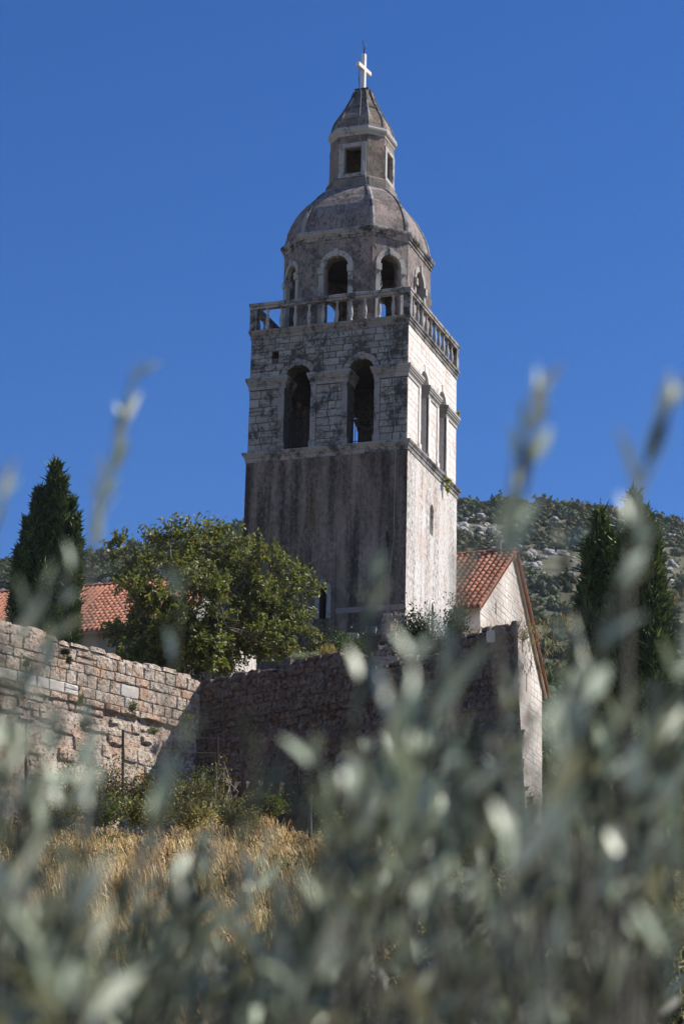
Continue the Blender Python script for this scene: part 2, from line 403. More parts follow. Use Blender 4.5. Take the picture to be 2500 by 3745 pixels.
def courses(u0, u1, z0, z1, hr, lr, holes, rng, wave=0.0):
    """rectangles (u, z, w, h) of blocks laid in courses, leaving out holes (ua, ub, za, zb)"""
    res = []; z = z0
    while z < z1-0.06:
        h = rng.uniform(*hr)
        if z1-(z+h) < hr[0]*0.7: h = z1-z
        spans = [(u0, u1)]
        for (a, b, za, zb) in holes:
            if zb > z+0.02 and za < z+h-0.02:
                ns = []
                for (p, q) in spans:
                    if b <= p or a >= q: ns.append((p, q)); continue
                    if a > p: ns.append((p, a))
                    if b < q: ns.append((b, q))
                spans = ns
        for (p, q) in spans:
            u = p
            while u < q-0.05:
                w = rng.uniform(*lr)
                if q-(u+w) < lr[0]*0.6: w = q-u
                hh = h; zz = z
                if w > lr[0]*1.2 and h > hr[0]*1.25 and rng.random() < 0.12:      # two thin ones instead of one
                    res.append((u+w/2, z+h*0.25, w, h*0.5)); zz = z+h*0.5; hh = h*0.5
                res.append((u+w/2, zz+hh/2, w, hh)); u += w
        z += h
    return res
class Joined:
    """the blocks past the limit of singles, joined to one part"""
    def __init__(s): s.mb = MB()
    def add(s, V, F, M): s.mb.add([M @ Vector(v) for v in V], F)
def lay(rects, fr, parent, mat, rng, depth=(0.012, 0.025), rough=0.0, name='stone', budget=[300], joined=None, tilt=0.0, zbase=0.0, special=None, joint=0.006):
    o, u, n = fr; ang = math.atan2(u[1], u[0])
    for (uc, zc, w, h) in rects:
        V, F = stone_mesh(w, h, rng.uniform(*depth), rng, rough, joint)
        off = tilt*(zbase-zc) if tilt else 0.0
        M = Matrix.Translation((o[0]+u[0]*uc+n[0]*off, o[1]+u[1]*uc+n[1]*off, zc)) @ Matrix.Rotation(ang, 4, 'Z') @ Matrix.Rotation(-math.atan(tilt) if tilt else 0, 4, 'X')
        mm = special(uc, zc, w, h) if special else None
        if budget[0] > 0:
            me = bpy.data.meshes.new(name); me.from_pydata(V, [], F); me.materials.append(mm or mat)
            ob = bpy.data.objects.new(name, me); COL.objects.link(ob); ob.matrix_basis = M; adopt(ob, parent); budget[0] -= 1
        elif joined: joined.add(V, F, M)
def panel(mb, p0, p1, z0, z1, ops, t):
    """a wall leaf from p0 to p1 seen from outside left to right, with openings (uc, w, zbottom, zspring, kind)"""
    p0, p1 = np.array(p0, float), np.array(p1, float); L = np.linalg.norm(p1-p0); u = (p1-p0)/L; n = np.array([u[1], -u[0]])
    P = lambda a, z, d: (p0[0]+u[0]*a-n[0]*d, p0[1]+u[1]*a-n[1]*d, z)
    def quad(a, b, c, d):                       # front and back
        mb.add([P(*a, 0), P(*b, 0), P(*c, 0), P(*d, 0)], [(0,1,2,3)])
        mb.add([P(*a, t), P(*b, t), P(*c, t), P(*d, t)], [(3,2,1,0)])
    x = 0.0
    for (uc, w, zb, zs, kind) in sorted(ops):
        a, b = uc-w/2, uc+w/2
        if a > x+1e-6: quad((x,z0),(a,z0),(a,z1),(x,z1))
        if zb > z0: quad((a,z0),(b,z0),(b,zb),(a,zb))
        if kind == 'rect': top = [(a,zs),(b,zs)]
        elif kind == 'round': top = [(uc-w/2*math.cos(math.pi*i/14), zs+w/2*math.sin(math.pi*i/14)) for i in range(15)]
        else:
            k = 8; l_ = [(a+w*(1-math.cos(math.pi/3*i/k)), zs+w*math.sin(math.pi/3*i/k)) for i in range(k+1)]
            top = l_+[(2*uc-q, z) for q, z in l_[::-1][1:]]
        for (q0, r0), (q1, r1) in zip(top[:-1], top[1:]): quad((q0,r0),(q1,r1),(q1,z1),(q0,z1))
        loop = [(a,zb)]+top+[(b,zb)]
        for (q0, r0), (q1, r1) in zip(loop, loop[1:]+loop[:1]):
            mb.add([P(q0,r0,0),P(q1,r1,0),P(q1,r1,t),P(q0,r0,t)], [(0,3,2,1)])
        x = b
    if x < L-1e-6: quad((x,z0),(L,z0),(L,z1),(x,z1))
    return (p0, u, n)
def frame(p0, p1):
    p0, p1 = np.array(p0, float), np.array(p1, float); u = (p1-p0)/np.linalg.norm(p1-p0)
    return (p0, u, np.array([u[1], -u[0]]))

# ------------------------------------------------------------------ the bell tower
TC = (-3.0, 3.0)
tower = thing('bell_tower', 'tall square stone bell tower with balustrade, octagonal dome, lantern and white cross', 'bell tower', (-3.0, 3.0, 21.0))
def square(H, z, c=TC): return [(c[0]-H,c[1]-H,z),(c[0]+H,c[1]-H,z),(c[0]+H,c[1]+H,z),(c[0]-H,c[1]+H,z)]
def octo(H, h, z, o=0.0, c=TC):
    H += o; h += o*0.4142
    return [(c[0]+a,c[1]+b,z) for a, b in ((-h,-H),(h,-H),(H,-h),(H,h),(h,H),(-h,H),(-H,h),(-H,-h))]
def xy(p): return (p[0], p[1])
SQ = [(-6,0),(0,0),(0,6),(-6,6)]
# shaft: four leaves of plastered wall
ops_n = [(3.03, 0.27, 22.45, 23.45, 'point')]
ops_e = [(3.02, 0.3, 22.3, 23.38, 'point'), ]
for k in range(4):
    mb = MB()
    p0, p1 = SQ[k], SQ[(k+1) % 4]
    if k == 1:
        panel(mb, p0, p1, 20.4, 25.0, ops_e, 0.7); panel(mb, p0, p1, 25.0, 28.4, [(2.89, 0.42, 26.05, 26.98, 'round')], 0.7)
    else: panel(mb, p0, p1, 20.4, 28.4, ops_n if k == 0 else [], 0.7)
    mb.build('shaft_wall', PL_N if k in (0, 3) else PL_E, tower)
# pointed window in the shaded face, slit windows in the bright one
fN = frame(SQ[0], SQ[1]); fE = frame(SQ[1], SQ[2])
def pointed_frame(mb, fr, uc, w, zb, zs, t, n0, n1):
    for sgn in (-1, 1):
        a, b = sorted((uc+sgn*w/2, uc+sgn*(w/2+t)))
        mb.fbox(fr, a, b, n0, n1, zb, zs)
    k = 7
    for sgn in (-1, 1):
        o, u, n = fr
        P = lambda a, bb, z: (o[0]+u[0]*a+n[0]*bb, o[1]+u[1]*a+n[1]*bb, z)
        rows = []
        for i in range(k+1):
            th = math.pi/3*i/k
            rows.append([(uc-sgn*(w/2)+sgn*(w)*(math.cos(th)) , zs+w*math.sin(th)), (uc-sgn*(w/2)+sgn*(w+t)*math.cos(th), zs+(w+t)*math.sin(th))])
        rows[-1][1] = (uc, zs+(w+t)*0.97)
        vs_ = []; fs_ = []
        for (a, b) in rows: vs_ += [P(a[0],n0,a[1]),P(a[0],n1,a[1]),P(b[0],n1,b[1]),P(b[0],n0,b[1])]
        for i in range(k):
            for j in range(4): fs_.append((4*i+j, 4*i+4+j, 4*i+4+(j+1)%4, 4*i+(j+1)%4))
        mb.add(vs_, fs_)
win = MB(); pointed_frame(win, fN, 3.03, 0.27, 22.45, 23.45, 0.16, -0.01, 0.05); win = win.build('window_frame', ST_M, tower)
g = MB(); g.fbox(fN, 2.85, 3.2, -0.45, -0.42, 22.4, 23.9); g.build('pane', GLASS, win)
g = MB(); g.fbox(fN, 2.88, 3.18, -0.41, -0.36, 23.3, 23.36); g.build('sash_bar', WOOD, win)
win = MB(); pointed_frame(win, fE, 3.02, 0.3, 22.3, 23.38, 0.14, -0.01, 0.03); win = win.build('window_frame', ST_E, tower)
g = MB(); g.fbox(fE, 2.8, 3.25, -0.6, -0.57, 22.2, 23.9); g.build('pane', INNER, win)  # dark backing sheet in place of the shade behind the slit
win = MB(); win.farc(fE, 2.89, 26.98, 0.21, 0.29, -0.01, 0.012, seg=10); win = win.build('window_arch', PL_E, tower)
g = MB(); g.fbox(fE, 2.5, 3.3, -0.69, -0.66, 25.9, 27.4); g.build('pane', INNER, win)  # flat dark sheet, interior shade given as colour
# plinth band
b = MB(); b.fbox(fN, 3.5, 6.01, -0.01, 0.015, 22.60, 22.79); b.build('plinth_band', ST_D, tower)
b = MB(); b.fbox(fE, -0.01, 2.6, -0.01, 0.012, 22.60, 22.79); b.build('plinth_band', ST_E, tower)
# iron wall anchors
for (uc, z0, z1, ln) in ((5.3, 24.35, 25.4, 0.1), (0.72, 24.5, 25.4, -0.06)):
    a = MB(); o, u, n = fN
    P = lambda q, d, z: np.array((o[0]+u[0]*q+n[0]*d, o[1]+u[1]*q+n[1]*d, z))
    a.tube([P(uc,0.05,z1), P(uc+ln,0.05,z0)], 0.035, 6)
    a.tube([P(uc+ln*0.45-0.07,0.03,(z0+z1)/2), P(uc+ln*0.45+0.09,0.06,(z0+z1)/2+0.02)], 0.03, 6)
    a.build('wall_anchor', IRON, tower)
def cornice(name, base, prof, mat, gen):
    mb = MB(); mb.rings([gen(o, z) for o, z in prof], False, False)
    return mb.build(name, mat, tower)
sq3 = lambda o, z: square(3.0+o, z)
C1P = [(-0.05,28.30),(0.025,28.33),(0.03,28.47),(0.06,28.49),(0.075,28.54),(0.115,28.60),(0.13,28.63),(0.13,28.69),(-0.30,28.72)]
cornice('storey_cornice', 3, C1P, ST_N, sq3)
C3P = [(-0.08,32.98),(-0.01,33.0),(-0.01,33.13),(0.02,33.16),(0.03,33.22),(0.065,33.26),(0.07,33.33),(-0.7,33.345)]
cornice('balcony_cornice', 3, C3P, ST_N, sq3)
# belfry storey
BH = 2.96
BSQ = [xy(p) for p in square(BH, 0)]
BOP = {0: [(1.83, 1.0), (4.20, 1.0)], 1: [(1.905, 0.96), (4.105, 0.96)], 2: [(1.8, 1.0), (4.1, 1.0)], 3: [(1.8, 1.0), (4.1, 1.0)]}
hole_b = (0.94, 0.24, 32.2, 32.48, 'rect')
BW = []
for k in range(4):
    ops = [(uc, w, 28.69, 31.88-w/2, 'round') for uc, w in BOP[k]]
    if k == 0: ops.append(hole_b)
    mb = MB(); panel(mb, BSQ[k], BSQ[(k+1) % 4], 28.5, 33.1, ops, 0.72)
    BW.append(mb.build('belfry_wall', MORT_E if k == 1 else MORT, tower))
belfry = BW[0]
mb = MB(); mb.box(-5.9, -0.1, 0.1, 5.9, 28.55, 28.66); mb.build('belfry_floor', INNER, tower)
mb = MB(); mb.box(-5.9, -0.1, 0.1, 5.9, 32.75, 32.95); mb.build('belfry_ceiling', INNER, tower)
g = MB(); g.box(-5.2, -4.85, 0.35, 0.4, 32.1, 32.6); g.build('putlog_hole_back', INNER, belfry)
rng = random.Random(5)
bud = [300]; jn = Joined(); jn_e = Joined()
for k in (0, 1, 3, 2):
    fr = frame(BSQ[k], BSQ[(k+1) % 4]); holes = []
    for uc, w in BOP[k]:
        holes += [(uc-w/2-0.2, uc+w/2+0.2, 28, 31.4), (uc-w/2-0.2, uc+w/2+0.2, 31.4, 31.75), (uc-w/2-0.06, uc+w/2+0.06, 31.75, 32.02), (uc-w/2+0.18, uc+w/2-0.18, 32.02, 32.12)]
    if k == 0: holes.append((0.82, 1.06, 32.2, 32.48))
    rects = courses(0.0, 2*BH, 28.72, 31.03, (0.22, 0.33), (0.26, 0.6), holes, rng) + courses(0.0, 2*BH, 31.5, 33.0, (0.2, 0.3), (0.26, 0.62), holes, rng)
    if k == 1: rects.sort(key=lambda r: r[0])
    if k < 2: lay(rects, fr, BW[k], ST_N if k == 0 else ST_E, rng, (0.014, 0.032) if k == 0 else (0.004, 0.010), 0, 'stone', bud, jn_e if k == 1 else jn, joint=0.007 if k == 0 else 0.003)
    else: lay(rects, fr, belfry, ST_N, rng, (0.01, 0.02), 0, 'stone', [0], jn)
tag(jn.mb.build('stone_facing', ST_N, belfry), kind='stuff'); 
if jn_e.mb.v: tag(jn_e.mb.build('stone_facing', ST_E, BW[1]), kind='stuff')
# corner mortar of the bright face reads pale
# pilasters, imposts, arches, keystones and railings of the openings
for k in range(4):
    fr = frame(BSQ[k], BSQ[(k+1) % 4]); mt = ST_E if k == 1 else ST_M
    for i, (uc, w) in enumerate(BOP[k]):
        for sgn in (-1, 1):
            pl = MB(); a, b2 = sorted((uc+sgn*w/2, uc+sgn*(w/2+0.2)))
            z = 28.98
            while z < 31.0:
                h = rng.uniform(0.28, 0.5); h = min(h, 31.06-z) if 31.06-(z+h) > 0.12 else 31.06-z
                pl.fbox(fr, a, b2, -0.05, 0.045+rng.uniform(-0.004, 0.004), z, z+h-0.006); z += h
            pl.fbox(fr, a-0.03, b2+0.03, -0.05, 0.075, 28.70, 28.97)
            pl.build('pilaster', mt, tower)
        ar = MB(); zs = 31.88-w/2; sg = 9
        for j in range(sg):
            a0 = math.pi*j/sg+0.012; a1 = math.pi*(j+1)/sg-0.012
            ar.farc(fr, uc, zs, w/2-0.004*(j % 2), w/2+0.2, -0.05, 0.03+rng.uniform(0, 0.008), a0, a1, 2)
        ar.farc(fr, uc, zs, w/2-0.03, w/2+0.24, -0.05, 0.065, math.pi*0.445, math.pi*0.555, 1)
        ar.build('arch_stones', mt, tower)
        if k < 2:
            rl = MB(); o, u, n = fr
            P = lambda q, d, z: (o[0]+u[0]*q+n[0]*d, o[1]+u[1]*q+n[1]*d, z)
            for j in range(9):
                q = uc-w/2+w*(j+0.5)/9; rl.tube([P(q,-0.42,28.72), P(q,-0.42,30.02)], 0.011, 5)
            for z in (28.95, 30.02): rl.tube([P(uc-w/2,-0.42,z), P(uc+w/2,-0.42,z)], 0.016, 5)
            rl.build('iron_railing', IRON, tower)
# impost mouldings wrap round each pier
IMP = [(0.035,31.06,31.2),(0.055,31.2,31.25),(0.085,31.25,31.33),(0.115,31.33,31.4),(0.14,31.4,31.5)]
def impost(x0, x1, y0, y1, mats):
    mb = MB()
    for (p, z0, z1) in IMP: mb.box(x0-p, x1+p, y0-p, y1+p, z0, z1)
    mb.build('impost_moulding', mats, tower)
X0, X1, Y0, Y1 = -3-BH, -3+BH, 3-BH, 3+BH
nx = [(X0+uc-w/2, X0+uc+w/2) for uc, w in BOP[0]]; ey = [(Y0+uc-w/2, Y0+uc+w/2) for uc, w in BOP[1]]
wy = [(Y1-uc-w/2, Y1-uc+w/2) for uc, w in BOP[3]][::-1]; bx = [(X1-uc-w/2, X1-uc+w/2) for uc, w in BOP[2]][::-1]
T7 = 0.72
impost(X0, nx[0][0], Y0, Y0+T7, ST_M); impost(X0, X0+T7-0.003, Y0+T7+0.1, wy[0][0], ST_T)
impost(nx[0][1], nx[1][0], Y0, Y0+T7, ST_M); impost(nx[1][1], X1-0.5, Y0-0.002, Y0+T7, ST_T)
impost(X1-0.5, X1, Y0, ey[0][0], [ST_TW])
impost(X1-T7, X1, ey[0][1], ey[1][0], ST_TW); impost(X1-T7, X1, ey[1][1], Y1, ST_TW)
impost(X0, X0+T7, wy[0][1], wy[1][0], ST_T); impost(X0, bx[0][0], Y1-T7, Y1, ST_T); impost(bx[0][1], bx[1][0], Y1-T7, Y1, ST_T); impost(bx[1][1], X1-T7-0.2, Y1-T7, Y1+0.002, ST_T)
# balustrade
bal = MB()
for (H0, H1, z0, z1) in ((2.83, 3.035, 34.17, 34.27), (2.80, 3.06, 34.27, 34.39)):
    bal.rings([square(H1, z0), square(H1, z1-0.015), square(H1-0.015, z1), square(H0+0.015, z1), square(H0, z1-0.015), square(H0, z0), square(H1, z0)])
bal = bal.build('balustrade_rail', ST_M, tower)
for sx in (-1, 1):
    for sy in (-1, 1):
        p = MB(); cx, cy = -3+sx*2.9, 3+sy*2.9; p.box(cx-0.13, cx+0.13, cy-0.13, cy+0.13, 33.34, 34.17); p.build('corner_post', ST_T, bal)
prof = [(r_*0.86, z_) for r_, z_ in [(0.078,0),(0.078,0.06),(0.05,0.075),(0.058,0.13),(0.085,0.25),(0.09,0.34),(0.075,0.46),(0.05,0.6),(0.042,0.68),(0.055,0.72),(0.06,0.76),(0.075,0.78),(0.075,0.825)]]
bp = MB(); bp.lathe(prof, (0,0,0), 12); proto = None
for k in range(4):
    for j in range(10):
        q = -2.9+5.8*(j+1)/11
        x, y = [(q,-2.93),(2.93,q),(q,2.93),(-2.93,q)][k]
        if proto is None: proto = o = bp.build('baluster', ST_TW, None, smooth=True)
        else: o = proto.copy(); COL.objects.link(o)
        o.parent = None; o.matrix_basis = Matrix.Translation((-3+x, 3+y, 33.345)) @ Matrix.Rotation(rng.uniform(0,1), 4, 'Z'); adopt(o, bal)
# octagonal drum
OH, Oh = 2.40, 1.38
OV = [xy(p) for p in octo(OH, Oh, 0)]
mb = MB(); OP = []
for k in range(8):
    L = math.dist(OV[k], OV[(k+1) % 8]); w = 0.96 if k % 2 == 0 else 0.84
    OP.append((L/2, w)); panel(mb, OV[k], OV[(k+1) % 8], 33.3, 36.88, [(L/2, w, 33.36, 36.2-w/2, 'round')], 0.5)
mb.build('drum_wall', PL_P, tower)
for k in range(8):
    fr = frame(OV[k], OV[(k+1) % 8]); uc, w = OP[k]; s_ = 0.18 if k % 2 == 0 else 0.17; zs = 36.2-w/2
    mt = ST_TW
    for sgn in (-1, 1):
        mb = MB(); a, b2 = sorted((uc+sgn*(w/2-0.012), uc+sgn*(w/2+s_)))
        mb.fbox(fr, a, b2, -0.12, 0.045, 33.36, 34.4); mb.fbox(fr, a, b2, -0.12, 0.04, 34.405, 35.49)
        mb.fbox(fr, a-(0.02 if sgn > 0 else 0.02), b2+0.02, -0.2, 0.11, 35.49, 35.75)
        if 35.75 < zs: mb.fbox(fr, a, b2, -0.12, 0.042, 35.75, zs)
        mb.build('opening_jamb', mt, tower)
    mb = MB(); mb.farc(fr, uc, zs, w/2-0.012, w/2+s_, -0.12, 0.042, 0.0, math.pi, 18)
    mb.farc(fr, uc, zs, w/2-0.06, w/2+s_+0.05, -0.12, 0.1, math.pi*0.46, math.pi*0.54, 1)
    mb.build('opening_arch', mt, tower)
mb = MB(); mb.rings([octo(OH-0.3, Oh-0.12, 33.34), octo(OH-0.3, Oh-0.12, 33.365)], True, True); mb.build('drum_floor', INNER, tower)
mb = MB(); mb.rings([octo(OH-0.3, Oh-0.12, 36.9), octo(OH-0.3, Oh-0.12, 36.95)], True, True); mb.build('drum_ceiling', INNER, tower)
cornice('drum_cornice', 0, [(-0.05,36.80),(0.03,36.82),(0.04,36.92),(0.075,36.94),(0.085,37.0),(0.12,37.04),(0.145,37.10),(0.145,37.17),(0.12,37.2),(-0.2,37.23)], ST_T, lambda o, z: octo(OH, Oh, z, o))
DP = [(2.36,37.18),(2.335,37.45),(2.28,37.75),(2.19,38.05),(2.06,38.35),(1.90,38.65),(1.70,38.93),(1.47,39.18),(1.22,39.40),(0.9,39.55)]
mb = MB(); mb.rings([octo(H, H*0.575, z) for H, z in DP], False, True); mb.build('dome', PL_P, tower)
def ribs(prof, ratio, width, lift, mat, name, c=TC, taper=0.0):
    for k in range(8):
        rows = []
        for i, (H, z) in enumerate(prof):
            P8 = octo(H, H*ratio, z, 0, c); v = np.array(P8[k]); a = np.array(P8[k-1]); b2 = np.array(P8[(k+1) % 8])
            da, db = nv(a-v), nv(b2-v); rad = nv([v[0]-c[0], v[1]-c[1], 0.35])
            w = width*(1-taper*i/len(prof))/2
            rows.append([v+da*w-rad*0.03, v+da*w+rad*lift, v+rad*lift*1.3, v+db*w+rad*lift, v+db*w-rad*0.03])
        m2 = MB()
        for i in range(len(rows)-1):
            m2.add(rows[i]+rows[i+1], [(j, j+1, 6+j, 5+j) for j in range(4)])
        m2.add(rows[0], [(0,1,2,3,4)]); m2.add(rows[-1], [(4,3,2,1,0)])
        m2.build(name, mat, tower)
ribs(DP[:-1], 0.575, 0.19, 0.04, ST_M, 'dome_rib', taper=0.25)
# lantern
LC = (-2.92, 3.0); LH, Lh = 1.07, 0.58
mb = MB(); mb.rings([octo(1.2, 0.7, 39.3, 0, LC), octo(1.17, 0.69, 39.78, 0, LC), octo(1.08, 0.6, 39.87, 0, LC)], False, True); mb.build('lantern_base', PL_T, tower)
LV = [xy(p) for p in octo(LH, Lh, 0, 0, LC)]
mb = MB()
for k in range(8):
    L = math.dist(LV[k], LV[(k+1) % 8])
    panel(mb, LV[k], LV[(k+1) % 8], 39.8, 41.75, [(L/2, 0.7, 40.0, 41.11, 'rect')] if k % 2 == 0 else [], 0.3)
mb.build('lantern_wall', PL_T, tower)
for k in (0, 2, 4, 6):
    fr = frame(LV[k], LV[(k+1) % 8]); uc = Lh; mb = MB()
    for sgn in (-1, 1):
        a, b2 = sorted((uc+sgn*0.34, uc+sgn*0.545)); mb.fbox(fr, a, b2, -0.1, 0.04, 40.0, 41.11)
    mb.fbox(fr, uc-0.545, uc+0.545, -0.1, 0.042, 41.1, 41.26); mb.fbox(fr, uc-0.56, uc+0.56, -0.12, 0.06, 39.86, 40.01)
    mb.build('lantern_window_frame', ST_TW, tower)
cornice('lantern_cornice', 0, [(-0.05,41.56),(0.015,41.58),(0.03,41.66),(0.07,41.70),(0.1,41.76),(0.105,41.82),(0.08,41.88),(0.085,41.92),(-0.2,41.95)], ST_TW, lambda o, z: octo(LH, Lh, z, o, LC))
CP = [(1.06,41.9),(1.03,42.12),(0.955,42.38),(0.87,42.57),(0.76,42.77),(0.64,43.0),(0.49,43.33),(0.38,43.62),(0.33,43.82)]
mb = MB(); mb.rings([octo(H, H*0.56, z, 0, LC) for H, z in CP], False, True); mb.build('lantern_cap', PL_T, tower)
ribs(CP, 0.56, 0.14, 0.03, ST_T, 'cap_rib', LC, 0.45)
mb = MB(); mb.rings([octo(H, H*0.56, z, 0.012, LC) for H, z in ((0.69,42.93),(0.67,42.97),(0.65,43.01))]); mb.build('cap_band', ST_T, tower)
mb = MB(); mb.rings([square(0.26,43.81,LC), square(0.27,43.93,LC)], True, True); mb.build('cap_slab', ST_T, tower)
# cross with lightning rod and stay
cc = np.array([-2.925, 2.97]); ca = np.array([0.16, 0.987]); cb = np.array([0.987, -0.16])
fr = (cc, ca, cb)
mb = MB(); mb.fbox(fr, -0.072, 0.072, -0.072, 0.072, 43.93, 45.47)
for sgn in (-1, 1):
    a, b2 = sorted((sgn*0.072, sgn*0.5)); mb.fbox(fr, a, b2, -0.07, 0.07, 44.76, 44.92)
crs = mb.build('cross', CROSS, tower)
mb = MB(); P = lambda a, n_, z: (cc[0]+ca[0]*a+cb[0]*n_, cc[1]+ca[1]*a+cb[1]*n_, z)
mb.tube([P(0,0,45.46), P(0,0,45.62)], 0.03, 6); mb.tube([P(0,0,45.6), P(-0.05,0,45.8), P(-0.09,-0.02,46.02)], 0.014, 5)
mb.tube([P(0,0,45.62), P(0.05,0.02,45.74), P(0.09,0.03,45.77)], 0.012, 5); mb.tube([P(-0.02,0,45.7), P(0.04,-0.02,45.83)], 0.01, 5); mb.tube([P(0,0,45.66), P(0.02,0.05,45.8)], 0.01, 5)
mb.build('lightning_rod', IRON, crs)
mb = MB(); mb.tube([P(-0.3,-0.02,44.72), P(-0.33,-0.03,44.4), P(-0.22,-0.05,44.0), P(-0.18,-0.1,43.93)], 0.013, 5); mb.tube([P(-0.4,-0.03,44.3), P(-0.25,-0.03,44.28)], 0.012, 5)
mb.build('iron_stay', IRON, crs)
# lightning conductor down the near corner
pts = [(-3.0,2.75,43.95),(-2.86,2.55,43.7),(-2.74,2.13,42.6),(-2.68,1.83,41.9),(-2.5,1.87,40.6),(-2.35,1.72,39.8),(-2.2,1.65,39.2),(-1.9,0.95,38.2),(-1.75,0.6,37.3),(-1.6,0.55,36.9),(-1.45,0.8,36.0),(-1.25,0.6,34.8),(-1.15,0.0,34.42),(-1.1,-0.09,34.0),(-0.85,-0.1,33.2),(-0.72,-0.05,32.0),(-0.55,-0.17,31.45),(-0.5,-0.06,30.0),(-0.4,-0.16,28.66),(-0.42,-0.04,27.2),(-0.45,-0.04,25.0),(-0.6,-0.05,23.6),(-0.58,-0.06,22.7),(-0.62,-0.05,22.4)]
mb = MB(); mb.tube(pts, 0.008, 5); mb.build('lightning_cable', CABLE, tower)
_a = at(893,1429,79.2); _b = at(868,1437,78.5); _c = at(838,1450,78); _d = at(820,1462,77)
mb = MB(); mb.tube([(-0.62,-0.05,22.4), _a, _b, _c, _d], 0.02, 5); mb.build('ground_cable', CABLE, tower)

# ------------------------------------------------------------------ church beside the tower
church = thing('church', 'pale stone church with sunlit gable wall and terracotta tiled roof right of the tower', 'church', (1.0, 10.5, 15.0))
GX, YF, YB, YP, ZR = 0.9, 6.15, 15.0, 10.6, 27.5
ZE = 24.35                                     # eaves at the front; the back eave hangs lower
ZEB = 23.3
def roof_z(y): return ZR-(YP-y)*(ZR-ZE)/(YP-YF) if y < YP else ZR-(y-YP)*(ZR-ZEB)/(YB-YP)
mb = MB()
gp = [(YF,14),(YB,14),(YB,ZEB-0.1),(YP,ZR-0.1),(YF,ZE-0.1)]
mb.add([(GX-0.03,y,z) for y, z in gp]+[(GX-0.6,y,z) for y, z in gp], [(0,1,2,3,4),(9,8,7,6,5)]+[(i,5+i,5+(i+1)%5,(i+1)%5) for i in range(5)])
gab = mb.build('gable_wall', MORT_E, church)
mb = MB(); mb.box(-6.0, GX-0.61, YF+0.02, YF+0.6, 14, ZE-0.12); mb.box(-6.0, GX-0.61, YB-0.6, YB-0.02, 14, ZEB-0.12); mb.build('side_wall', PL_W, church)
rng = random.Random(21); jn = Joined()
frG = (np.array([GX-0.03, YF]), np.array([0.0, 1.0]), np.array([1.0, 0.0]))
holes = [(2.02,2.14,24.45,24.95),(5.8,5.92,23.9,24.5),(6.45,6.57,22.5,23.2)]
rects = []
for (u, z, w, h) in courses(0, YB-YF, 15.2, ZR, (0.2, 0.34), (0.3, 0.75), holes, rng):
    top = min(roof_z(YF+max(0.02,u-w/2)), roof_z(YF+min(YB-YF-0.02,u+w/2)))-0.16
    if z+h/2 < top: rects.append((u, z, w, h))
    elif z-h/2 < top-0.07: rects.append((u, (z-h/2+top)/2, w, top-(z-h/2)))
rects.sort(key=lambda r: -(r[1]-0.25*r[0]))
lay(rects, frG, gab, ST_G, rng, (0.004, 0.016), 0.25, 'stone', [300], jn, joint=0.005)
tag(jn.mb.build('stone_facing', ST_G, gab), kind='stuff')
g = MB()
for (a, b2, c, d) in holes: g.box(GX-0.05, GX-0.026, YF+a, YF+b2, c, d)
g.build('slit_shade_slab', INNER, gab)  # thin dark slabs on the wall face, painted shade for the slits
# roof boards, raking verges and tiles
sf = math.hypot(YP-YF+0.35, (YP-YF+0.35)*(ZR-ZE)/(YP-YF)); af = math.atan2(ZR-ZE, YP-YF); ab = math.atan2(ZR-ZEB, YB-YP)
mb = MB()
for (ya, yb) in ((YF-0.35, YP), (YB+0.35, YP)):
    za = roof_z(YF)-0.35*math.tan(af) if ya < YP else roof_z(YB)-0.35*math.tan(ab)
    mb.hexa([(-6.2,ya,za-0.12),(GX+0.1,ya,za-0.12),(GX+0.1,yb,ZR-0.12),(-6.2,yb,ZR-0.12),(-6.2,ya,za),(GX+0.1,ya,za),(GX+0.1,yb,ZR),(-6.2,yb,ZR)])
roof = mb.build('roof', m_plain('roof_mortar', (0.35,0.27,0.21), (0.25,0.19,0.15), 5.0), church)
mb = MB(); mb.hexa([(GX+0.02,YP+0.1,ZR-0.22),(GX+0.1,YP+0.1,ZR-0.22),(GX+0.1,YB+0.3,roof_z(YB)-0.5),(GX+0.02,YB+0.3,roof_z(YB)-0.5),(GX+0.02,YP+0.1,ZR-0.09),(GX+0.1,YP+0.1,ZR-0.09),(GX+0.1,YB+0.3,roof_z(YB)-0.36),(GX+0.02,YB+0.3,roof_z(YB)-0.36)])
mb.build('verge_soffit', m_plain('ochre_soffit', (0.5,0.43,0.34), (0.4,0.28,0.18), 1.2), church)
mb = MB(); mb.hexa([(GX+0.0,YF-0.3,ZE-0.36),(GX+0.09,YF-0.3,ZE-0.36),(GX+0.09,YP,ZR-0.15),(GX+0.0,YP,ZR-0.15),(GX+0.0,YF-0.3,ZE-0.23),(GX+0.09,YF-0.3,ZE-0.23),(GX+0.09,YP,ZR-0.04),(GX+0.0,YP,ZR-0.04)])
mb.build('verge_render', PL_W, church)
def tile_data(r0, r1, L, seg=5, th=0.014):
    """half-round tile, wide end at -y, lying along y"""
    V = []; F = []
    for (y, r) in ((-L/2, r0), (L/2, r1)):
        for q in (r, r-th):
            for i in range(seg+1):
                a = math.pi*i/seg; V.append((q*math.cos(a), y, q*math.sin(a)*0.85))
    n = seg+1
    for i in range(seg):
        F += [(i, i+1, 2*n+i+1, 2*n+i), (n+i+1, n+i, 3*n+i, 3*n+i+1), (i+1, i, n+i, n+i+1), (2*n+i, 2*n+i+1, 3*n+i+1, 3*n+i)]
    return V, F
TV, TF = tile_data(0.084, 0.074, 0.46)
tile_me = bpy.data.meshes.new('tile'); tile_me.from_pydata(TV, [], TF); tile_me.materials.append(TILE)
tile_me.polygons.foreach_set('use_smooth', [True]*len(TF))
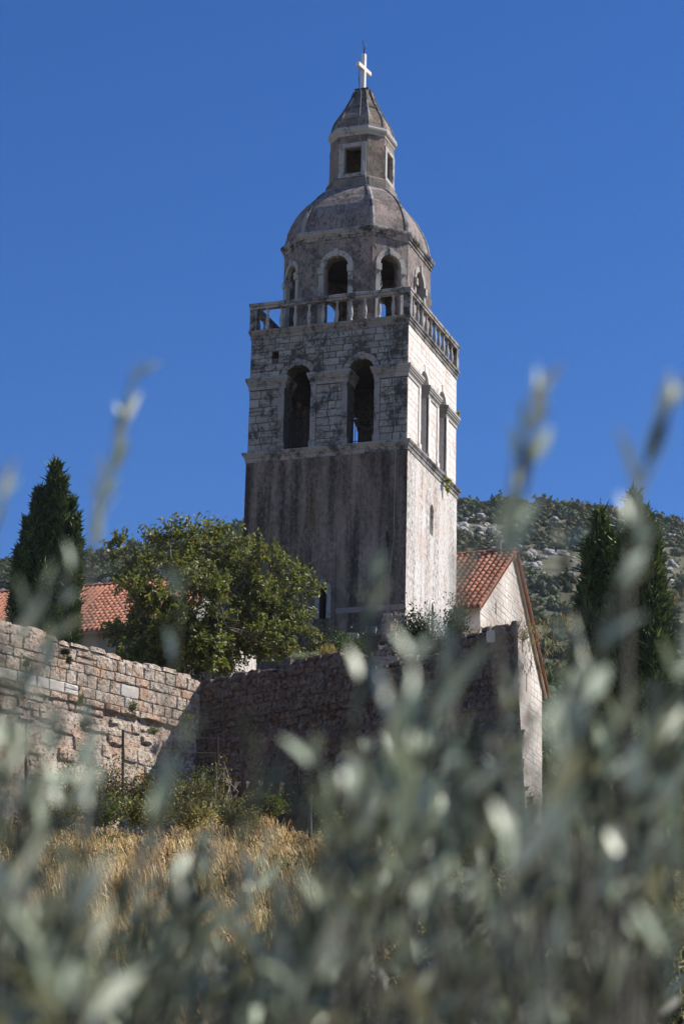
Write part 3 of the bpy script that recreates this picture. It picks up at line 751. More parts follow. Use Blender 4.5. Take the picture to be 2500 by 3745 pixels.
def roof_tiles(parent, xs, y_low, z_low, ang, length, sgn, singles, rng, joined, pitch):
    """rows of cover tiles over pan tiles; slope runs from (y_low, z_low) up towards +y*sgn"""
    step = 0.37; n = int(length/step)
    pans = joined
    for x in xs:
        for i in range(n):
            d = 0.2+i*step; dd = d+rng.uniform(-0.012, 0.012)
            def M(dx, lift, flip):
                m = Matrix.Translation((x+dx+rng.uniform(-0.008,0.008), y_low+sgn*math.cos(ang)*dd, z_low+math.sin(ang)*dd+lift))
                m = m @ Matrix.Rotation(0 if sgn > 0 else math.pi, 4, 'Z') @ Matrix.Rotation(ang-0.022, 4, 'X') @ Matrix.Rotation(rng.uniform(-0.03,0.03), 4, 'Z')
                return m @ Matrix.Scale(-1, 4, (0,0,1)) if flip else m
            cov = M(0, 0.075+rng.uniform(-0.004,0.006), False); pan = M(pitch/2, 0.085, True)
            if singles[0] > 0 and (singles[1] is None or singles[1](x, i)):
                o = bpy.data.objects.new('tile', tile_me); COL.objects.link(o); o.matrix_basis = cov; adopt(o, parent); singles[0] -= 1
            else: joined.add(TV, TF, cov)
            pans.add(TV, TF, pan)
jn = Joined(); rng = random.Random(4)
xs = [GX+0.02-0.225*i for i in range(31)]
roof_tiles(roof, xs, YF-0.42, ZE-0.42*math.tan(af), af, sf+0.05, 1, [300, lambda x, i: x > -2.3], rng, jn, 0.225)
roof_tiles(roof, xs[:4], YB+0.42, ZEB-0.42*math.tan(ab), ab, math.hypot(YB-YP, ZR-ZEB)+0.4, -1, [60, lambda x, i: x > 0.8], rng, jn, 0.225)
tag(jn.mb.build('roof_tiles', TILE, roof), kind='stuff')
x = GX+0.05; k = 0
while x > -6.2:                                 # ridge tiles
    o = bpy.data.objects.new('ridge_tile', tile_me); COL.objects.link(o)
    o.matrix_basis = Matrix.Translation((x-0.2, YP, ZR+0.1)) @ Matrix.Rotation(math.pi/2, 4, 'Z') @ Matrix.Rotation(0.03, 4, 'X') @ Matrix.Scale(1.25, 4); adopt(o, roof); x -= 0.4
mb = MB()
mb.lathe([(0.12,-0.2),(0.085,0.0),(0.08,0.36),(0.085,0.4),(0.14,0.43),(0.15,0.47),(0.13,0.51),(0.06,0.53)], (0.36, YP-0.02, 27.68), 12)
mb.box(0.12, 0.24, YP-0.09, YP+0.06, 28.08, 28.19); mb.build('chimney_pipe', ST_TW, roof, smooth=True)

# ------------------------------------------------------------------ low house behind the left cypress
house = thing('house', 'low plastered house with orange tiled roof behind the walnut tree', 'house', (-20, 15, 21))
HX0, HX1, HY, HZ, HA = -27.0, -13.8, 12.6, 26.15, R(35)
HYR = HY+4.5; HZR = HZ+4.5*math.tan(HA)
mb = MB(); gp = [(HY+0.35,20.5),(HYR+4.1,20.5),(HYR+4.1,HZ+0.1),(HYR,HZR-0.15),(HY+0.35,HZ+0.1)]
mb.add([(HX1-0.25,y,z) for y, z in gp]+[(HX0,y,z) for y, z in gp], [(0,1,2,3,4),(9,8,7,6,5)]+[(i,5+i,5+(i+1)%5,(i+1)%5) for i in range(5)])
mb.build('wall', PL_W, house)
mb = MB(); s_ = 4.7
for sgn in (1, -1):
    y0 = HYR-sgn*s_; z0 = HZR-s_*math.tan(HA)
    mb.hexa([(HX0,y0,z0-0.13),(HX1,y0,z0-0.13),(HX1,HYR,HZR-0.13),(HX0,HYR,HZR-0.13),(HX0,y0,z0-0.03),(HX1,y0,z0-0.03),(HX1,HYR,HZR-0.03),(HX0,HYR,HZR-0.03)])
hroof = mb.build('roof', m_plain('tile_bedding', (0.3,0.2,0.14), (0.2,0.13,0.1), 5.0), house)
jn = Joined(); xs = [HX1-0.1-0.225*i for i in range(58)]
roof_tiles(hroof, xs, HYR-s_-0.06, HZR-s_*math.tan(HA)-0.06, HA, s_/math.cos(HA)+0.1, 1, [300, lambda x, i: -18.9 < x < -14.6], rng, jn, 0.225)
tag(jn.mb.build('roof_tiles', TILE, hroof), kind='stuff')
x = HX1
while x > HX0:
    o = bpy.data.objects.new('ridge_tile', tile_me); COL.objects.link(o)
    o.matrix_basis = Matrix.Translation((x-0.2, HYR, HZR+0.06)) @ Matrix.Rotation(math.pi/2, 4, 'Z') @ Matrix.Rotation(0.03, 4, 'X') @ Matrix.Scale(1.25, 4); adopt(o, hroof); x -= 0.4
lean = MB(); lean.hexa([(-14.2,9.6,23.6),(-10.6,9.6,23.6),(-10.6,12.4,24.5),(-14.2,12.4,24.5),(-14.2,9.6,23.75),(-10.6,9.6,23.75),(-10.6,12.4,24.65),(-14.2,12.4,24.65)])
lean = lean.build('lean_to_roof', m_plain('lean_to_bedding', (0.3,0.2,0.14), (0.2,0.13,0.1), 5.0), house)
jn = Joined(); roof_tiles(lean, [-10.7-0.225*i for i in range(16)], 9.5, 23.72, math.atan2(0.9, 2.8), 3.0, 1, [0, None], rng, jn, 0.225)
tag(jn.mb.build('roof_tiles', TILE, lean), kind='stuff')
mb = MB(); mb.box(-14.1, -10.7, 9.9, 12.5, 20.5, 23.62); mb.build('lean_to_wall', PL_W, house)

# short white wall in front of the tower
wl = at(556, 1470, 76.0)
w_ = thing('garden_wall', 'short whitewashed garden wall half hidden behind the walnut leaves', 'wall', (wl[0], wl[1], 18.5))
mb = MB(); mb.box(wl[0]-0.4, wl[0], wl[1]-1.3, wl[1]+1.3, 18.2, 21.5); wb = mb.build('wall_body', PL_E, w_)
mb = MB(); mb.box(wl[0]-0.45, wl[0]+0.05, wl[1]-1.35, wl[1]+1.35, 21.5, 21.6); mb.build('coping', ST_E, w_)

# ------------------------------------------------------------------ retaining walls
ZS = 16.38
def retaining(name, label, p0, u, length, ztop, zbot, tilt, mat, special, rng, endt, cut=0.0, group=None):
    n = np.array([u[1], -u[0]])
    t = thing(name, label, 'wall', (p0[0]+u[0]*length/2, p0[1]+u[1]*length/2, zbot), group)
    fr = (np.array(p0), np.array(u), n)
    mb = MB(); P = lambda a, d, z: (p0[0]+u[0]*a+n[0]*d, p0[1]+u[1]*a+n[1]*d, z)
    us = np.linspace(0, length, 24)
    for a, b in zip(us[:-1], us[1:]):
        za, zb = ztop(a)-0.05, ztop(b)-0.05
        f = tilt*(ZS-zbot); k1 = 1+endt*(ZS-zbot)/length; c = 1-cut/length
        mb.add([P(a*k1,f-0.02,zbot),P(b*k1,f-0.02,zbot),P(b,-0.02,ZS),P(a,-0.02,ZS),P(b,-0.02,zb),P(a,-0.02,za),P(b*c,-0.55,zb),P(a*c,-0.55,za),P(b*c,-0.55,zbot),P(a*c,-0.55,zbot)],
               [(0,1,2,3),(3,2,4,5),(5,4,6,7),(7,6,8,9)])
    f = tilt*(ZS-zbot)
    for a in (0, length):
        mb.add([P(a*k1,f-0.02,zbot),P(a,-0.02,ZS),P(a,-0.02,ztop(a)-0.05),P(a*c,-0.55,ztop(a)-0.05),P(a*c,-0.55,zbot)], [(0,1,2,3,4) if a else (4,3,2,1,0)])
    core = mb.build('wall_core', mat, t)
    bud = [300]; jn = Joined(); zmax = max(ztop(a) for a in us)
    up = [(uc, z, w, h) for (uc, z, w, h) in courses(0, length, ZS+0.02, zmax-0.02, (0.24, 0.46), (0.26, 0.85), [], rng) if z < ztop(uc)]
    up = [(uc, min(z, ztop(uc)-h/2+rng.uniform(-0.02,0.05)) if z+h/2 > ztop(uc) else z, w, h) for uc, z, w, h in up]
    st = courses(0, length, ZS-0.22, ZS+0.02, (0.24, 0.24), (0.5, 1.1), [], rng)
    lo = [r for r in courses(0, length+endt*(ZS-zbot), zbot, ZS-0.22, (0.18, 0.46), (0.2, 0.8), [], rng) if r[0]+r[2]*0.3 < length+endt*(ZS-r[1])]
    lo = [r for r in lo if rng.random() > (0.45 if tilt < 0.2 else 0.2)]; lo.sort(key=lambda r: -r[1])
    lay(up, fr, t, mat, rng, (0.012, 0.042), 0.5, 'stone', bud, jn, special=special, joint=-0.004)
    lay(st, fr, t, mat, rng, (0.07, 0.11), 0.6, 'ledge_stone', bud, jn, special=special)
    lay(lo, fr, t, mat, rng, (0.0, 0.06), 0.9, 'stone', bud, jn, tilt=tilt, zbase=ZS, special=special, joint=-0.008)
    # coping: uneven blocks lying across the top
    a = 0.0
    while a < length-0.2:
        w = rng.uniform(0.35, 0.8); w = min(w, length-a); h = rng.uniform(0.06, 0.16)
        dp = 0.5 if a+w < length-cut else 0.18
        V, F = stone_mesh(w, dp, h, rng, 1.0, 0.01)
        M = Matrix.Translation(P(a+w/2, 0.03-dp/2, ztop(a+w/2)-0.02)) @ Matrix.Rotation(math.atan2(u[1], u[0]), 4, 'Z') @ Matrix.Rotation(-math.pi/2, 4, 'X')
        me = bpy.data.meshes.new('coping_stone'); me.from_pydata(V, [], F); me.materials.append(mat)
        o = bpy.data.objects.new('coping_stone', me); COL.objects.link(o); o.matrix_basis = M; adopt(o, t); a += w
    if jn.mb.v: tag(jn.mb.build('rubble_facing', mat, t), kind='stuff')
    return t, fr
rng = random.Random(33)
def rt_top(a):
    v = 17.68
    if 6.0 < a < 9.3: v -= 0.45*min(1, (a-6.0)/0.25, (9.3-a)/0.4)
    if a > 10.4: v += 0.08
    if 3.0 < a < 5.6: v += 0.12
    return v
def patch_white(uc, z, w, h): return BREC_P if (9.2 < uc < 10.8 and 13.0 < z < 14.6 and (uc*7+z*3) % 1 < 0.14) or (10.35 < uc < 10.75 and z > 17.45) else None
MORT_D = m_plain('earth_mortar', (0.2,0.16,0.13), (0.1,0.08,0.065), 5.0, bump=0.04)
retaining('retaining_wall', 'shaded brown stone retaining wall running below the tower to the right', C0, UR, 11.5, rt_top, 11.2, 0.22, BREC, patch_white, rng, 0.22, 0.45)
def lf_top(a):                                 # a runs towards the corner
    d = 11-a
    return 17.70+0.02*d+0.05*math.sin(a*2.1)+(0.07 if a < 5.5 else 0)
WH = [(4.6,16.62),(5.15,16.62),(5.6,16.6),(3.9,16.65),(6.2,16.6),(8.35,16.75),(8.3,16.5),(3.2,16.6)]
def left_white(uc, z, w, h): return BREC_P if any(abs(uc-a) < 0.33 and abs(z-b) < 0.2 for a, b in WH) else None
BREC_L = m_breccia('sun_toned_breccia', (0.68,0.56,0.45), (0.66,0.5,0.385), (0.77,0.72,0.64))  # brighter copy of the same stone, sunlight painted into the tone
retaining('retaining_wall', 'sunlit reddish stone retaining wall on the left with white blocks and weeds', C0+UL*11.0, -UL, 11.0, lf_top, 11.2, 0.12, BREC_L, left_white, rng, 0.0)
# flank of the right wall, seen edge on
p_end = C0+UR*11.5
nf = np.array([FLANK[1], -FLANK[0]])
mb = MB(); rows = []
for d_ in np.linspace(0.7, 24, 13):
    q = p_end+FLANK*d_-UR*0.06; zt = float(terrace_z(q[0]-0.4, q[1]))+0.05
    rows.append([(q[0],q[1],10.5), (q[0],q[1],zt), (q[0]-0.55,q[1]+0.1,zt), (q[0]-0.55,q[1]+0.1,10.5)])
mb.rings(rows, True, True)
fl = mb.build('terrace_flank', BREC_L, None); tag(fl, kind='structure')

# ruined wall stepping down from the tower foot
rw = thing('ruined_wall', 'broken stepped rubble wall tumbling down from the tower corner', 'wall', (0.5, -5.0, 17.5))
rng = random.Random(8)
A_, B_ = np.array([-0.15, -0.9]), at(868, 1530, 70.2)[:2]; jnr = MB()
def rough_block(mb, c, s, rng, yaw=0.0):
    V = []
    for sx in (-1, 1):
        for sy in (-1, 1):
            for sz in (-1, 1):
                V.append(Vector((sx*s[0]/2*rng.uniform(0.75,1.05), sy*s[1]/2*rng.uniform(0.75,1.05), sz*s[2]/2*rng.uniform(0.75,1.05))))
    bm_f = [(0,1,3,2),(4,6,7,5),(0,4,5,1),(2,3,7,6),(0,2,6,4),(1,5,7,3)]
    Mx = Matrix.Translation(c) @ Matrix.Rotation(yaw, 4, 'Z') @ Matrix.Rotation(rng.uniform(-0.1,0.1), 4, 'X')
    mb.add([Mx @ v for v in V], bm_f)
RUB = m_stone('pale_rubble', (0.5,0.43,0.37), (0.34,0.28,0.24), (0.1,0.085,0.07), 0.6, 0.6, 0.06, 6.0)
yaw = math.atan2(B_[1]-A_[1], B_[0]-A_[0])
for i in range(19):
    s = i/18; p = A_+(B_-A_)*s
    ztop = np.interp(s, [0, 0.1, 0.14, 0.3, 0.45, 0.8, 1.0], [21.9, 21.7, 21.3, 20.7, 19.9, 18.2, 17.7])
    zg = float(terrace_z(p[0], p[1]))-0.3; z = zg
    while z < ztop:
        h = rng.uniform(0.14, 0.34)
        for off in (-0.14, 0.14):
            mb = MB(); rough_block(mb, (p[0]+off+rng.uniform(-0.1,0.1), p[1]+rng.uniform(-0.1,0.1), z+h/2), (0.34*rng.uniform(0.7,1.3), 0.5*rng.uniform(0.7,1.25), h*1.15), rng, yaw+1.57+rng.uniform(-0.3,0.3))
            mb.build('stone', RUB, rw)
        z += h
for (dx, dy, z, s) in ((-0.1, 0.1, 21.95, (0.6,0.4,0.3)), (-0.3,-1.4,21.3,(0.4,0.35,0.25)), (-0.45,-2.8,20.75,(0.4,0.35,0.25))):
    mb = MB(); rough_block(mb, (A_[0]+dx, A_[1]+dy, z), s, rng, yaw+1.57); mb.build('dressed_block', BREC_P, rw)

for k_ in range(16):
    q_ = at(rng.uniform(880, 955), rng.uniform(1505, 1530), 70.3+rng.uniform(-0.15, 0.3)); mb = MB()
    rough_block(mb, (q_[0], q_[1], max(q_[2]-0.1, 17.45)), (0.4, 0.35, 0.28), rng, rng.uniform(0, 3)); mb.build('stone', RUB, rw)
# low stone kerb at the wall's foot
kw = thing('low_stone_wall', 'low line of pale stones at the foot of the shaded retaining wall', 'wall', at(700, 1800, 65)*np.array([1,1,0])+np.array([0,0,11.6]))
rng = random.Random(15)
for i in range(26):
    x = 512+i*25; y = np.interp(x, [510, 720, 920, 1140], [1797, 1806, 1838, 1866])
    p = at(x, y, 64.5); z0 = p[2]-0.4; z = z0
    while z < p[2]:
        h = rng.uniform(0.22, 0.36); h = min(h, p[2]-z+0.05); mb = MB(); rough_block(mb, (p[0]+rng.uniform(-.05,.05), p[1]+rng.uniform(-.04,.04), z+h/2), (0.42, 0.4, h*1.05), rng, -0.36)
        mb.build('stone', BREC, kw); z += h

# wire fence and posts among the vines
fence = thing('wire_fence', 'rusty wire fence on thin dark posts below the stone walls', 'fence', at(500, 1765, 62))
posts = []
for (x, y0, y1, d) in ((282,1675,1775,61), (499,1690,1800,63), (684,1705,1800,64), (875,1735,1850,64), (60,1660,1790,60)):
    a, b2 = at(x, y0, d), at(x+1, y1, d); mb = MB(); mb.tube([b2-np.array([0,0,0.4]), a], 0.035, 6); mb.build('post', IRON, fence); posts.append((x, a, b2))
posts.sort(key=lambda q: q[0])
for fz in (0.04, 0.35, 0.65):
    mb = MB(); pt = []
    for (q, r) in zip(posts[:-1], posts[1:]):
        for s in np.linspace(0, 1, 6)[:-1]:
            p = (q[1]*(1-fz)+q[2]*fz)*(1-s)+(r[1]*(1-fz)+r[2]*fz)*s; p = p-np.array([0,0,0.12*s*(1-s)]); pt.append(p)
    mb.tube(pt, 0.003, 4); mb.build('wire', IRON, fence)
pa, pb = at(710, 1832, 58), at(713, 1905, 58)
mb = MB(); mb.tube([pb-np.array([0,0,0.6]), pa], 0.052, 10); mb.tube([pa-np.array([0,0,0.06]), pa+np.array([0,0,0.015])], 0.056, 10)
tag(mb.build('metal_post', STEEL, None, loc=pb-np.array([0,0,0.6])), 'thick grey pipe post standing in dry grass beside a green vine', 'post')

# ------------------------------------------------------------------ plants
def unit(a): return a/np.maximum(np.linalg.norm(a, axis=-1, keepdims=True), 1e-9)
def rdir(n, rng): return unit(rng.normal(size=(n, 3)))
def leaves(P, D, L, W, rng, fold=0.25, six=False):
    """leaf blades at P along D: folded along the midrib; returns verts, tri faces, verts per leaf"""
    n = len(P); D = unit(D); S = unit(np.cross(D, rdir(n, rng))); N = np.cross(S, D)
    L = np.broadcast_to(np.asarray(L, float), (n,))[:, None]; W = np.broadcast_to(np.asarray(W, float), (n,))[:, None]
    if six:
        V = np.stack([P, P+D*L*.3+S*W*.5+N*W*fold, P+D*L*.3-S*W*.5+N*W*fold, P+D*L*.68+S*W*.42+N*W*fold*.8-N*L*.05, P+D*L*.68-S*W*.42+N*W*fold*.8-N*L*.05, P+D*L-N*L*.16, P+D*L*.5-N*L*.01], 1)
        f = np.array([(0,6,1),(0,2,6),(1,6,3),(2,4,6),(3,6,5),(4,5,6)])
    else:
        V = np.stack([P, P+D*L*.5+S*W*.5+N*W*fold, P+D*L-N*L*.08, P+D*L*.5-S*W*.5+N*W*fold], 1)
        f = np.array([(0,2,1),(0,3,2)])
    k = V.shape[1]
    F = (np.arange(n)[:, None, None]*k+f[None]).reshape(-1, 3)
    return V.reshape(-1, 3), F, k
def tints(n, k, cols, rng, jit=0.2):
    c = np.array(cols)[rng.integers(0, len(cols), n)]*(1+rng.uniform(-jit, jit, (n, 1)))
    return np.repeat(c, k, 0)
def tree_limbs(mb, base, targets, r0, rng, sag=0.1):
    """limbs from base to each target, bent; returns points along them"""
    out = []
    for t in targets:
        b = np.asarray(base, float); t = np.asarray(t, float); L = np.linalg.norm(t-b)
        mid = (b+t)/2+np.array([rng.normal()*0.1*L, rng.normal()*0.1*L, sag*L])
        pts = [(1-s)**2*b+2*s*(1-s)*mid+s*s*t for s in np.linspace(0, 1, 7)]
        pts = [p+rng.normal(size=3)*0.02*L*(0 < i < 6) for i, p in enumerate(pts)]
        mb.tube(pts, np.linspace(r0, r0*0.35, 7), 6); out.append(pts)
    return out

# walnut tree in front of the tower
rg = np.random.default_rng(42)
WB = at(410, 1545, 74.5); WB[2] = 17.6
wal = thing('walnut_tree', 'broad leafy green tree with yellowing leaves behind the corner of the stone walls', 'tree', WB)
def wp(x, y, dd=0.0): return at(x, y, 74.5+dd)
mb = MB(); top = wp(415, 1480)
mb.tube([WB-np.array([0,0,0.3]), WB*0.6+top*0.4+np.array([0.06,0,0]), top], [0.17, 0.14, 0.12], 9); mb.build('trunk', BARK, wal, smooth=True)
outline = [(262,1240),(285,1320),(300,1400),(330,1480),(370,1530),(440,1540),(520,1545),(590,1510),(640,1470),(690,1420),(718,1345),(690,1310),(640,1275),(600,1255),(560,1225),(500,1205),(440,1195),(390,1205),(330,1205)]
hub = (480, 1400); targets = []
for (x, y) in outline:
    f = rg.uniform(0.82, 0.98); targets.append(wp(hub[0]+(x-hub[0])*f, hub[1]+(y-hub[1])*f, rg.uniform(-0.7, 0.7)))
for _ in range(46):
    x, y = outline[rg.integers(len(outline))]; f = rg.uniform(0.25, 0.8)
    targets.append(wp(hub[0]+(x-hub[0])*f, hub[1]+(y-hub[1])*f, rg.choice([-1, 1])*rg.uniform(0.5, 2.4)*(1-0.5*f)))
for _ in range(14): targets.append(wp(rg.uniform(250, 420), rg.uniform(1440, 1548), rg.uniform(-1.6, 0.8)))
for _ in range(9): targets.append(wp(rg.uniform(590, 715), rg.uniform(1380, 1500), rg.uniform(-1.2, 0.6)))
for _ in range(16):
    targets.append(wp(rg.uniform(300, 520), rg.uniform(1330, 1530), rg.uniform(-2.0, 1.0)))
mains = [wp(330,1330,0.6), wp(390,1260,-0.9), wp(470,1270,1.0), wp(560,1330,-0.8), wp(620,1390,0.6), wp(520,1440,-1.6), wp(450,1400,1.5), wp(350,1440,-1.0)]
lm = MB(); mp = tree_limbs(lm, top, mains, 0.075, rg, 0.06)
mpts = np.array([p for q in mp for p in q[2:]])
LP = []; LD = []
tw = MB()
for t in targets:
    d = np.linalg.norm(mpts-t, axis=1)+rg.uniform(0, 0.4, len(mpts)); b = mpts[d.argmin()]
    pts = tree_limbs(lm, b, [t], 0.03, rg, 0.05)[0]
    for s in range(2, 7):
        for _ in range(5 if s < 6 else 7):
            p = pts[s]; dv = unit((nv(t-b)*0.7+rdir(1, rg)[0]*0.9+np.array([0,0,0.15]))[None])[0]
            ln = rg.uniform(0.35, 0.75); e = p+dv*ln; tw.tube([p, (p+e)/2+rg.normal(size=3)*0.03, e], [0.011, 0.008, 0.004], 4)
            m = 19 if s > 3 else 12
            for q in np.linspace(0.35, 1.0, m):
                LP.append(p+(e-p)*q+rg.normal(size=3)*0.04); LD.append(dv*0.5+rdir(1, rg)[0]*0.9+np.array([0,0,-0.35]))
# bare reaching shoots on the upper edge
for (x0, y0, x1, y1) in ((470,1240,482,1172),(390,1230,385,1192),(300,1290,262,1228),(340,1250,318,1202),(560,1260,585,1222),(270,1330,252,1262),(430,1230,455,1196),(615,1280,640,1262)):
    a, b = wp(x0,y0), wp(x1,y1); tw.tube([a, (a+b)/2+rg.normal(size=3)*0.05, b], [0.014,0.01,0.005], 5)
    for q in np.linspace(0.3, 1, 16): LP.append(a+(b-a)*q+rg.normal(size=3)*0.05); LD.append(rdir(1, rg)[0]+np.array([0,0,0.1]))
lm.build('limbs', BARK, wal, smooth=True); tag(tw.build('twigs', BARK, wal), kind='stuff')
LP, LD = np.array(LP), np.array(LD)
WC = 1.12*np.array([(0.14,0.165,0.045),(0.1,0.135,0.04),(0.18,0.185,0.055),(0.085,0.11,0.04),(0.22,0.2,0.06),(0.12,0.105,0.04)])
V, F, k = leaves(LP, LD, rg.uniform(0.09, 0.165, len(LP)), rg.uniform(0.045, 0.075, len(LP)), rg, 0.2, True)
tag(np_mesh('foliage', V, F, LEAF, wal, col=tints(len(LP), k, WC, rg)), kind='stuff')
# the leaves that show largest, one by one
lv_mes = []
LEAF_ONE = m_leaf('walnut_leaf', (0.12,0.155,0.03), (0.2,0.2,0.05))
for j in range(4):
    V, F, k = leaves(np.zeros((1,3)), np.array([[0,1,0.0]]), 0.2, 0.095, np.random.default_rng(j), 0.2, True)
    me = bpy.data.meshes.new('leaf'); me.from_pydata(V.tolist(), [], F.tolist()); me.materials.append(LEAF_ONE); lv_mes.append(me)
sc = (LP-CAM)@FW; order = np.argsort(sc)[:1500]
for i in rg.choice(order, 280, replace=False):
    o = bpy.data.objects.new('leaf', lv_mes[i % 4]); COL.objects.link(o)
    o.matrix_basis = Matrix.Translation(LP[i]-FW*0.12) @ Vector(LD[i]).to_track_quat('Y', 'Z').to_matrix().to_4x4() @ Matrix.Rotation(rg.uniform(0,6.28), 4, 'Y') @ Matrix.Scale(rg.uniform(0.8,1.15), 4); adopt(o, wal)

def cypress(label, base, columns, rg, nspray, cols, cones=60, group=None):
    """columns: (dx, dy, z0, z1, radius, lean) upright plumes that make up one crown"""
    t = thing('cypress_tree', label, 'tree', base, group); base = np.asarray(base, float)
    zt = max(c[3] for c in columns)
    mb = MB(); mb.tube([base-np.array([0,0,0.4]), base+np.array([0,0,zt*0.5]), base+np.array([0.02,0,zt*0.85])], [0.17,0.12,0.03], 8); mb.build('trunk', BARK, t)
    body = MB(); PP = []; DD = []; CC = []
    tot = sum(c[4]*(c[3]-c[2]) for c in columns)
    for ci, (dx, dy, z0, z1, r, lean) in enumerate(columns):
        def rad(s, a): 
            pr = np.interp(s, [0, 0.1, 0.35, 0.65, 0.85, 0.95, 1.0], [0.5, 0.85, 1.0, 0.88, 0.6, 0.34, 0.06])
            lump = 0.13*np.sin(a*3+s*17+ci*2.1)+0.12*np.sin(a*5-s*29+ci)+0.1*np.sin(a*2+s*47+ci*0.7)
            return r*pr*(1+lump)
        rr = []
        for s in np.linspace(0, 0.97, 16):
            rr.append([(base[0]+dx+lean*s*(z1-z0)*0.1+0.62*rad(s, a)*math.cos(a), base[1]+dy+0.62*rad(s, a)*math.sin(a), base[2]+z0+s*(z1-z0)) for a in np.linspace(0, 2*math.pi, 13)[:-1]])
        body.rings(rr, True, True)
        n = int(nspray*r*(z1-z0)/tot)
        s = rg.random(n)**0.9; a = rg.uniform(0, 2*math.pi, n); q = rg.uniform(0.6, 0.95, n)+0.3*np.clip(np.sin(a*4+s*33+ci*3)*np.sin(s*61-a*3+ci), 0, 1)*rg.random(n)
        ra = rad(s, a)*q
        p = np.stack([base[0]+dx+lean*s*(z1-z0)*0.1+ra*np.cos(a), base[1]+dy+ra*np.sin(a), base[2]+z0+s*(z1-z0)], -1)
        PP.append(p); DD.append(np.stack([np.cos(a)*0.55, np.sin(a)*0.55, np.full(n, 0.9)], -1)+rg.normal(size=(n,3))*0.35)
        m = int(cones*r*(z1-z0)/tot); i = rg.integers(0, n, m); CC.append(p[i]+DD[-1][i]*0.03)
    dark = np.array([(0.02,0.032,0.016)])
    body.build('crown_core', NEEDLE_CORE, t)
    P = np.concatenate(PP); D = np.concatenate(DD); n = len(P)
    # a spray is a few small twigs fanning out
    Vs = []; Fs = []; Cs = []; off = 0
    col = np.array(cols)[rg.integers(0, len(cols), n)]*(1+rg.uniform(-0.25, 0.25, (n,1)))
    for k_ in range(3):
        V, F, k = leaves(P+rg.normal(size=(n,3))*0.03, unit(D)+rg.normal(size=(n,3))*0.35, rg.uniform(0.12, 0.3, n)*np.where(rg.random(n) < 0.12, 1.8, 1), rg.uniform(0.045, 0.085, n), rg, 0.35)
        Vs.append(V); Fs.append(F+off); off += len(V); Cs.append(np.repeat(col, k, 0))
    tag(np_mesh('crown', np.concatenate(Vs), np.concatenate(Fs), NEEDLE, t, col=np.concatenate(Cs)), kind='stuff')
    C_ = np.concatenate(CC); oc = np.array([(1,0,0),(-1,0,0),(0,1,0),(0,-1,0),(0,0,1),(0,0,-1)])*0.022
    of = np.array([(0,2,4),(2,1,4),(1,3,4),(3,0,4),(2,0,5),(1,2,5),(3,1,5),(0,3,5)])
    tag(np_mesh('cones', (C_[:,None]+oc[None]).reshape(-1,3), (np.arange(len(C_))[:,None,None]*6+of[None]).reshape(-1,3), CONE, t), kind='stuff')
    return t
NEEDLE_CORE = m_plain('inner_cypress_twigs', (0.03,0.045,0.022), (0.015,0.022,0.012), 6.0)
CONE = m_plain('cypress_cones', (0.42,0.36,0.28), (0.3,0.25,0.18), 4.0)
CYC = [(0.08,0.125,0.05),(0.055,0.095,0.045),(0.11,0.15,0.055),(0.045,0.07,0.038),(0.14,0.17,0.065)]
rg = np.random.default_rng(5)
u1 = 88*DPX/FPX                                  # metres per picture unit there
b = at(95, 1450, 88); b[2] = 20.8; zt = at(110, 1072, 88)[2]-b[2]
def zz(y): return at(100, y, 88)[2]-b[2]
R_, F_ = np.array([SH[0], SH[1]]), np.array([FH[0], FH[1]])
def colm(x, y0, y1, rw, lean, d=0.0, z0=None): 
    dx, dy = R_*((x-95)*u1)+F_*d; return (dx, dy, z0 if z0 is not None else zz(y0), zz(y1), rw*u1*0.8, lean)
cypress('tall dark cypress with several pointed plumes in front of the house on the left', b,
    [colm(96,1500,1066,33,0.2,0,0.3), colm(122,1460,1105,17,0.15,-0.3,0.9), colm(68,1480,1130,26,0.05,-0.2,0.3), colm(142,1430,1138,17,0.1,0.2,0.8), colm(50,1500,1195,26,-0.05,0.1,0.2), colm(155,1440,1190,15,0.25,-0.3,0.8), colm(38,1500,1265,22,-0.1,-0.2,0.2), colm(165,1450,1240,13,0.25,0,0.7), colm(105,1470,1300,50,0,-0.5,0.2)], rg, 17000, CYC, 220)
u1 = 68*DPX/FPX
b = at(1385, 1900, 68); b[2] = 12.6
def zz(y): return at(1385, y, 68)[2]-b[2]
def colm(x, y0, y1, rw, lean, d=0.0, z0=None):
    dx, dy = R_*((x-1385)*u1)+F_*d; return (dx, dy, z0 if z0 is not None else zz(y0), zz(y1), rw*u1*0.8, lean)
cypress('narrow dark cypress right of the church, the shorter left one of the pair', b,
    [colm(1374,1900,1178,36,0.12,0,0.4), colm(1400,1880,1240,26,0.05,-0.3,0.4), colm(1358,1880,1250,28,0.0,-0.2,0.4), colm(1355,1900,1345,44,-0.1,0.2,0.2), colm(1330,1900,1500,40,0.0,-0.1,0.2)], rg, 14000, CYC, 160)
b = at(1475, 1920, 66); b[2] = 12.2; u1 = 66*DPX/FPX
def zz(y): return at(1475, y, 66)[2]-b[2]
def colm(x, y0, y1, rw, lean, d=0.0, z0=None):
    dx, dy = R_*((x-1475)*u1)+F_*d; return (dx, dy, z0 if z0 is not None else zz(y0), zz(y1), rw*u1*0.8, lean)
cypress('tallest cypress at the right edge with dense green plumes and pale cones', b,
    [colm(1468,1900,1136,36,-0.05,0,0.4), colm(1492,1880,1180,28,-0.05,-0.3,0.6), colm(1508,1880,1225,26,0.0,-0.3,0.6), colm(1515,1880,1350,36,0.1,-0.2,0.6), colm(1440,1880,1240,46,0.0,0.3,0.3), colm(1500,1900,1470,48,0.1,-0.6,0.2), colm(1530,1900,1640,40,0.0,-0.4,0.0), colm(1450,1900,1420,60,0.0,-0.2,0.0)], rg, 20000, CYC, 260)

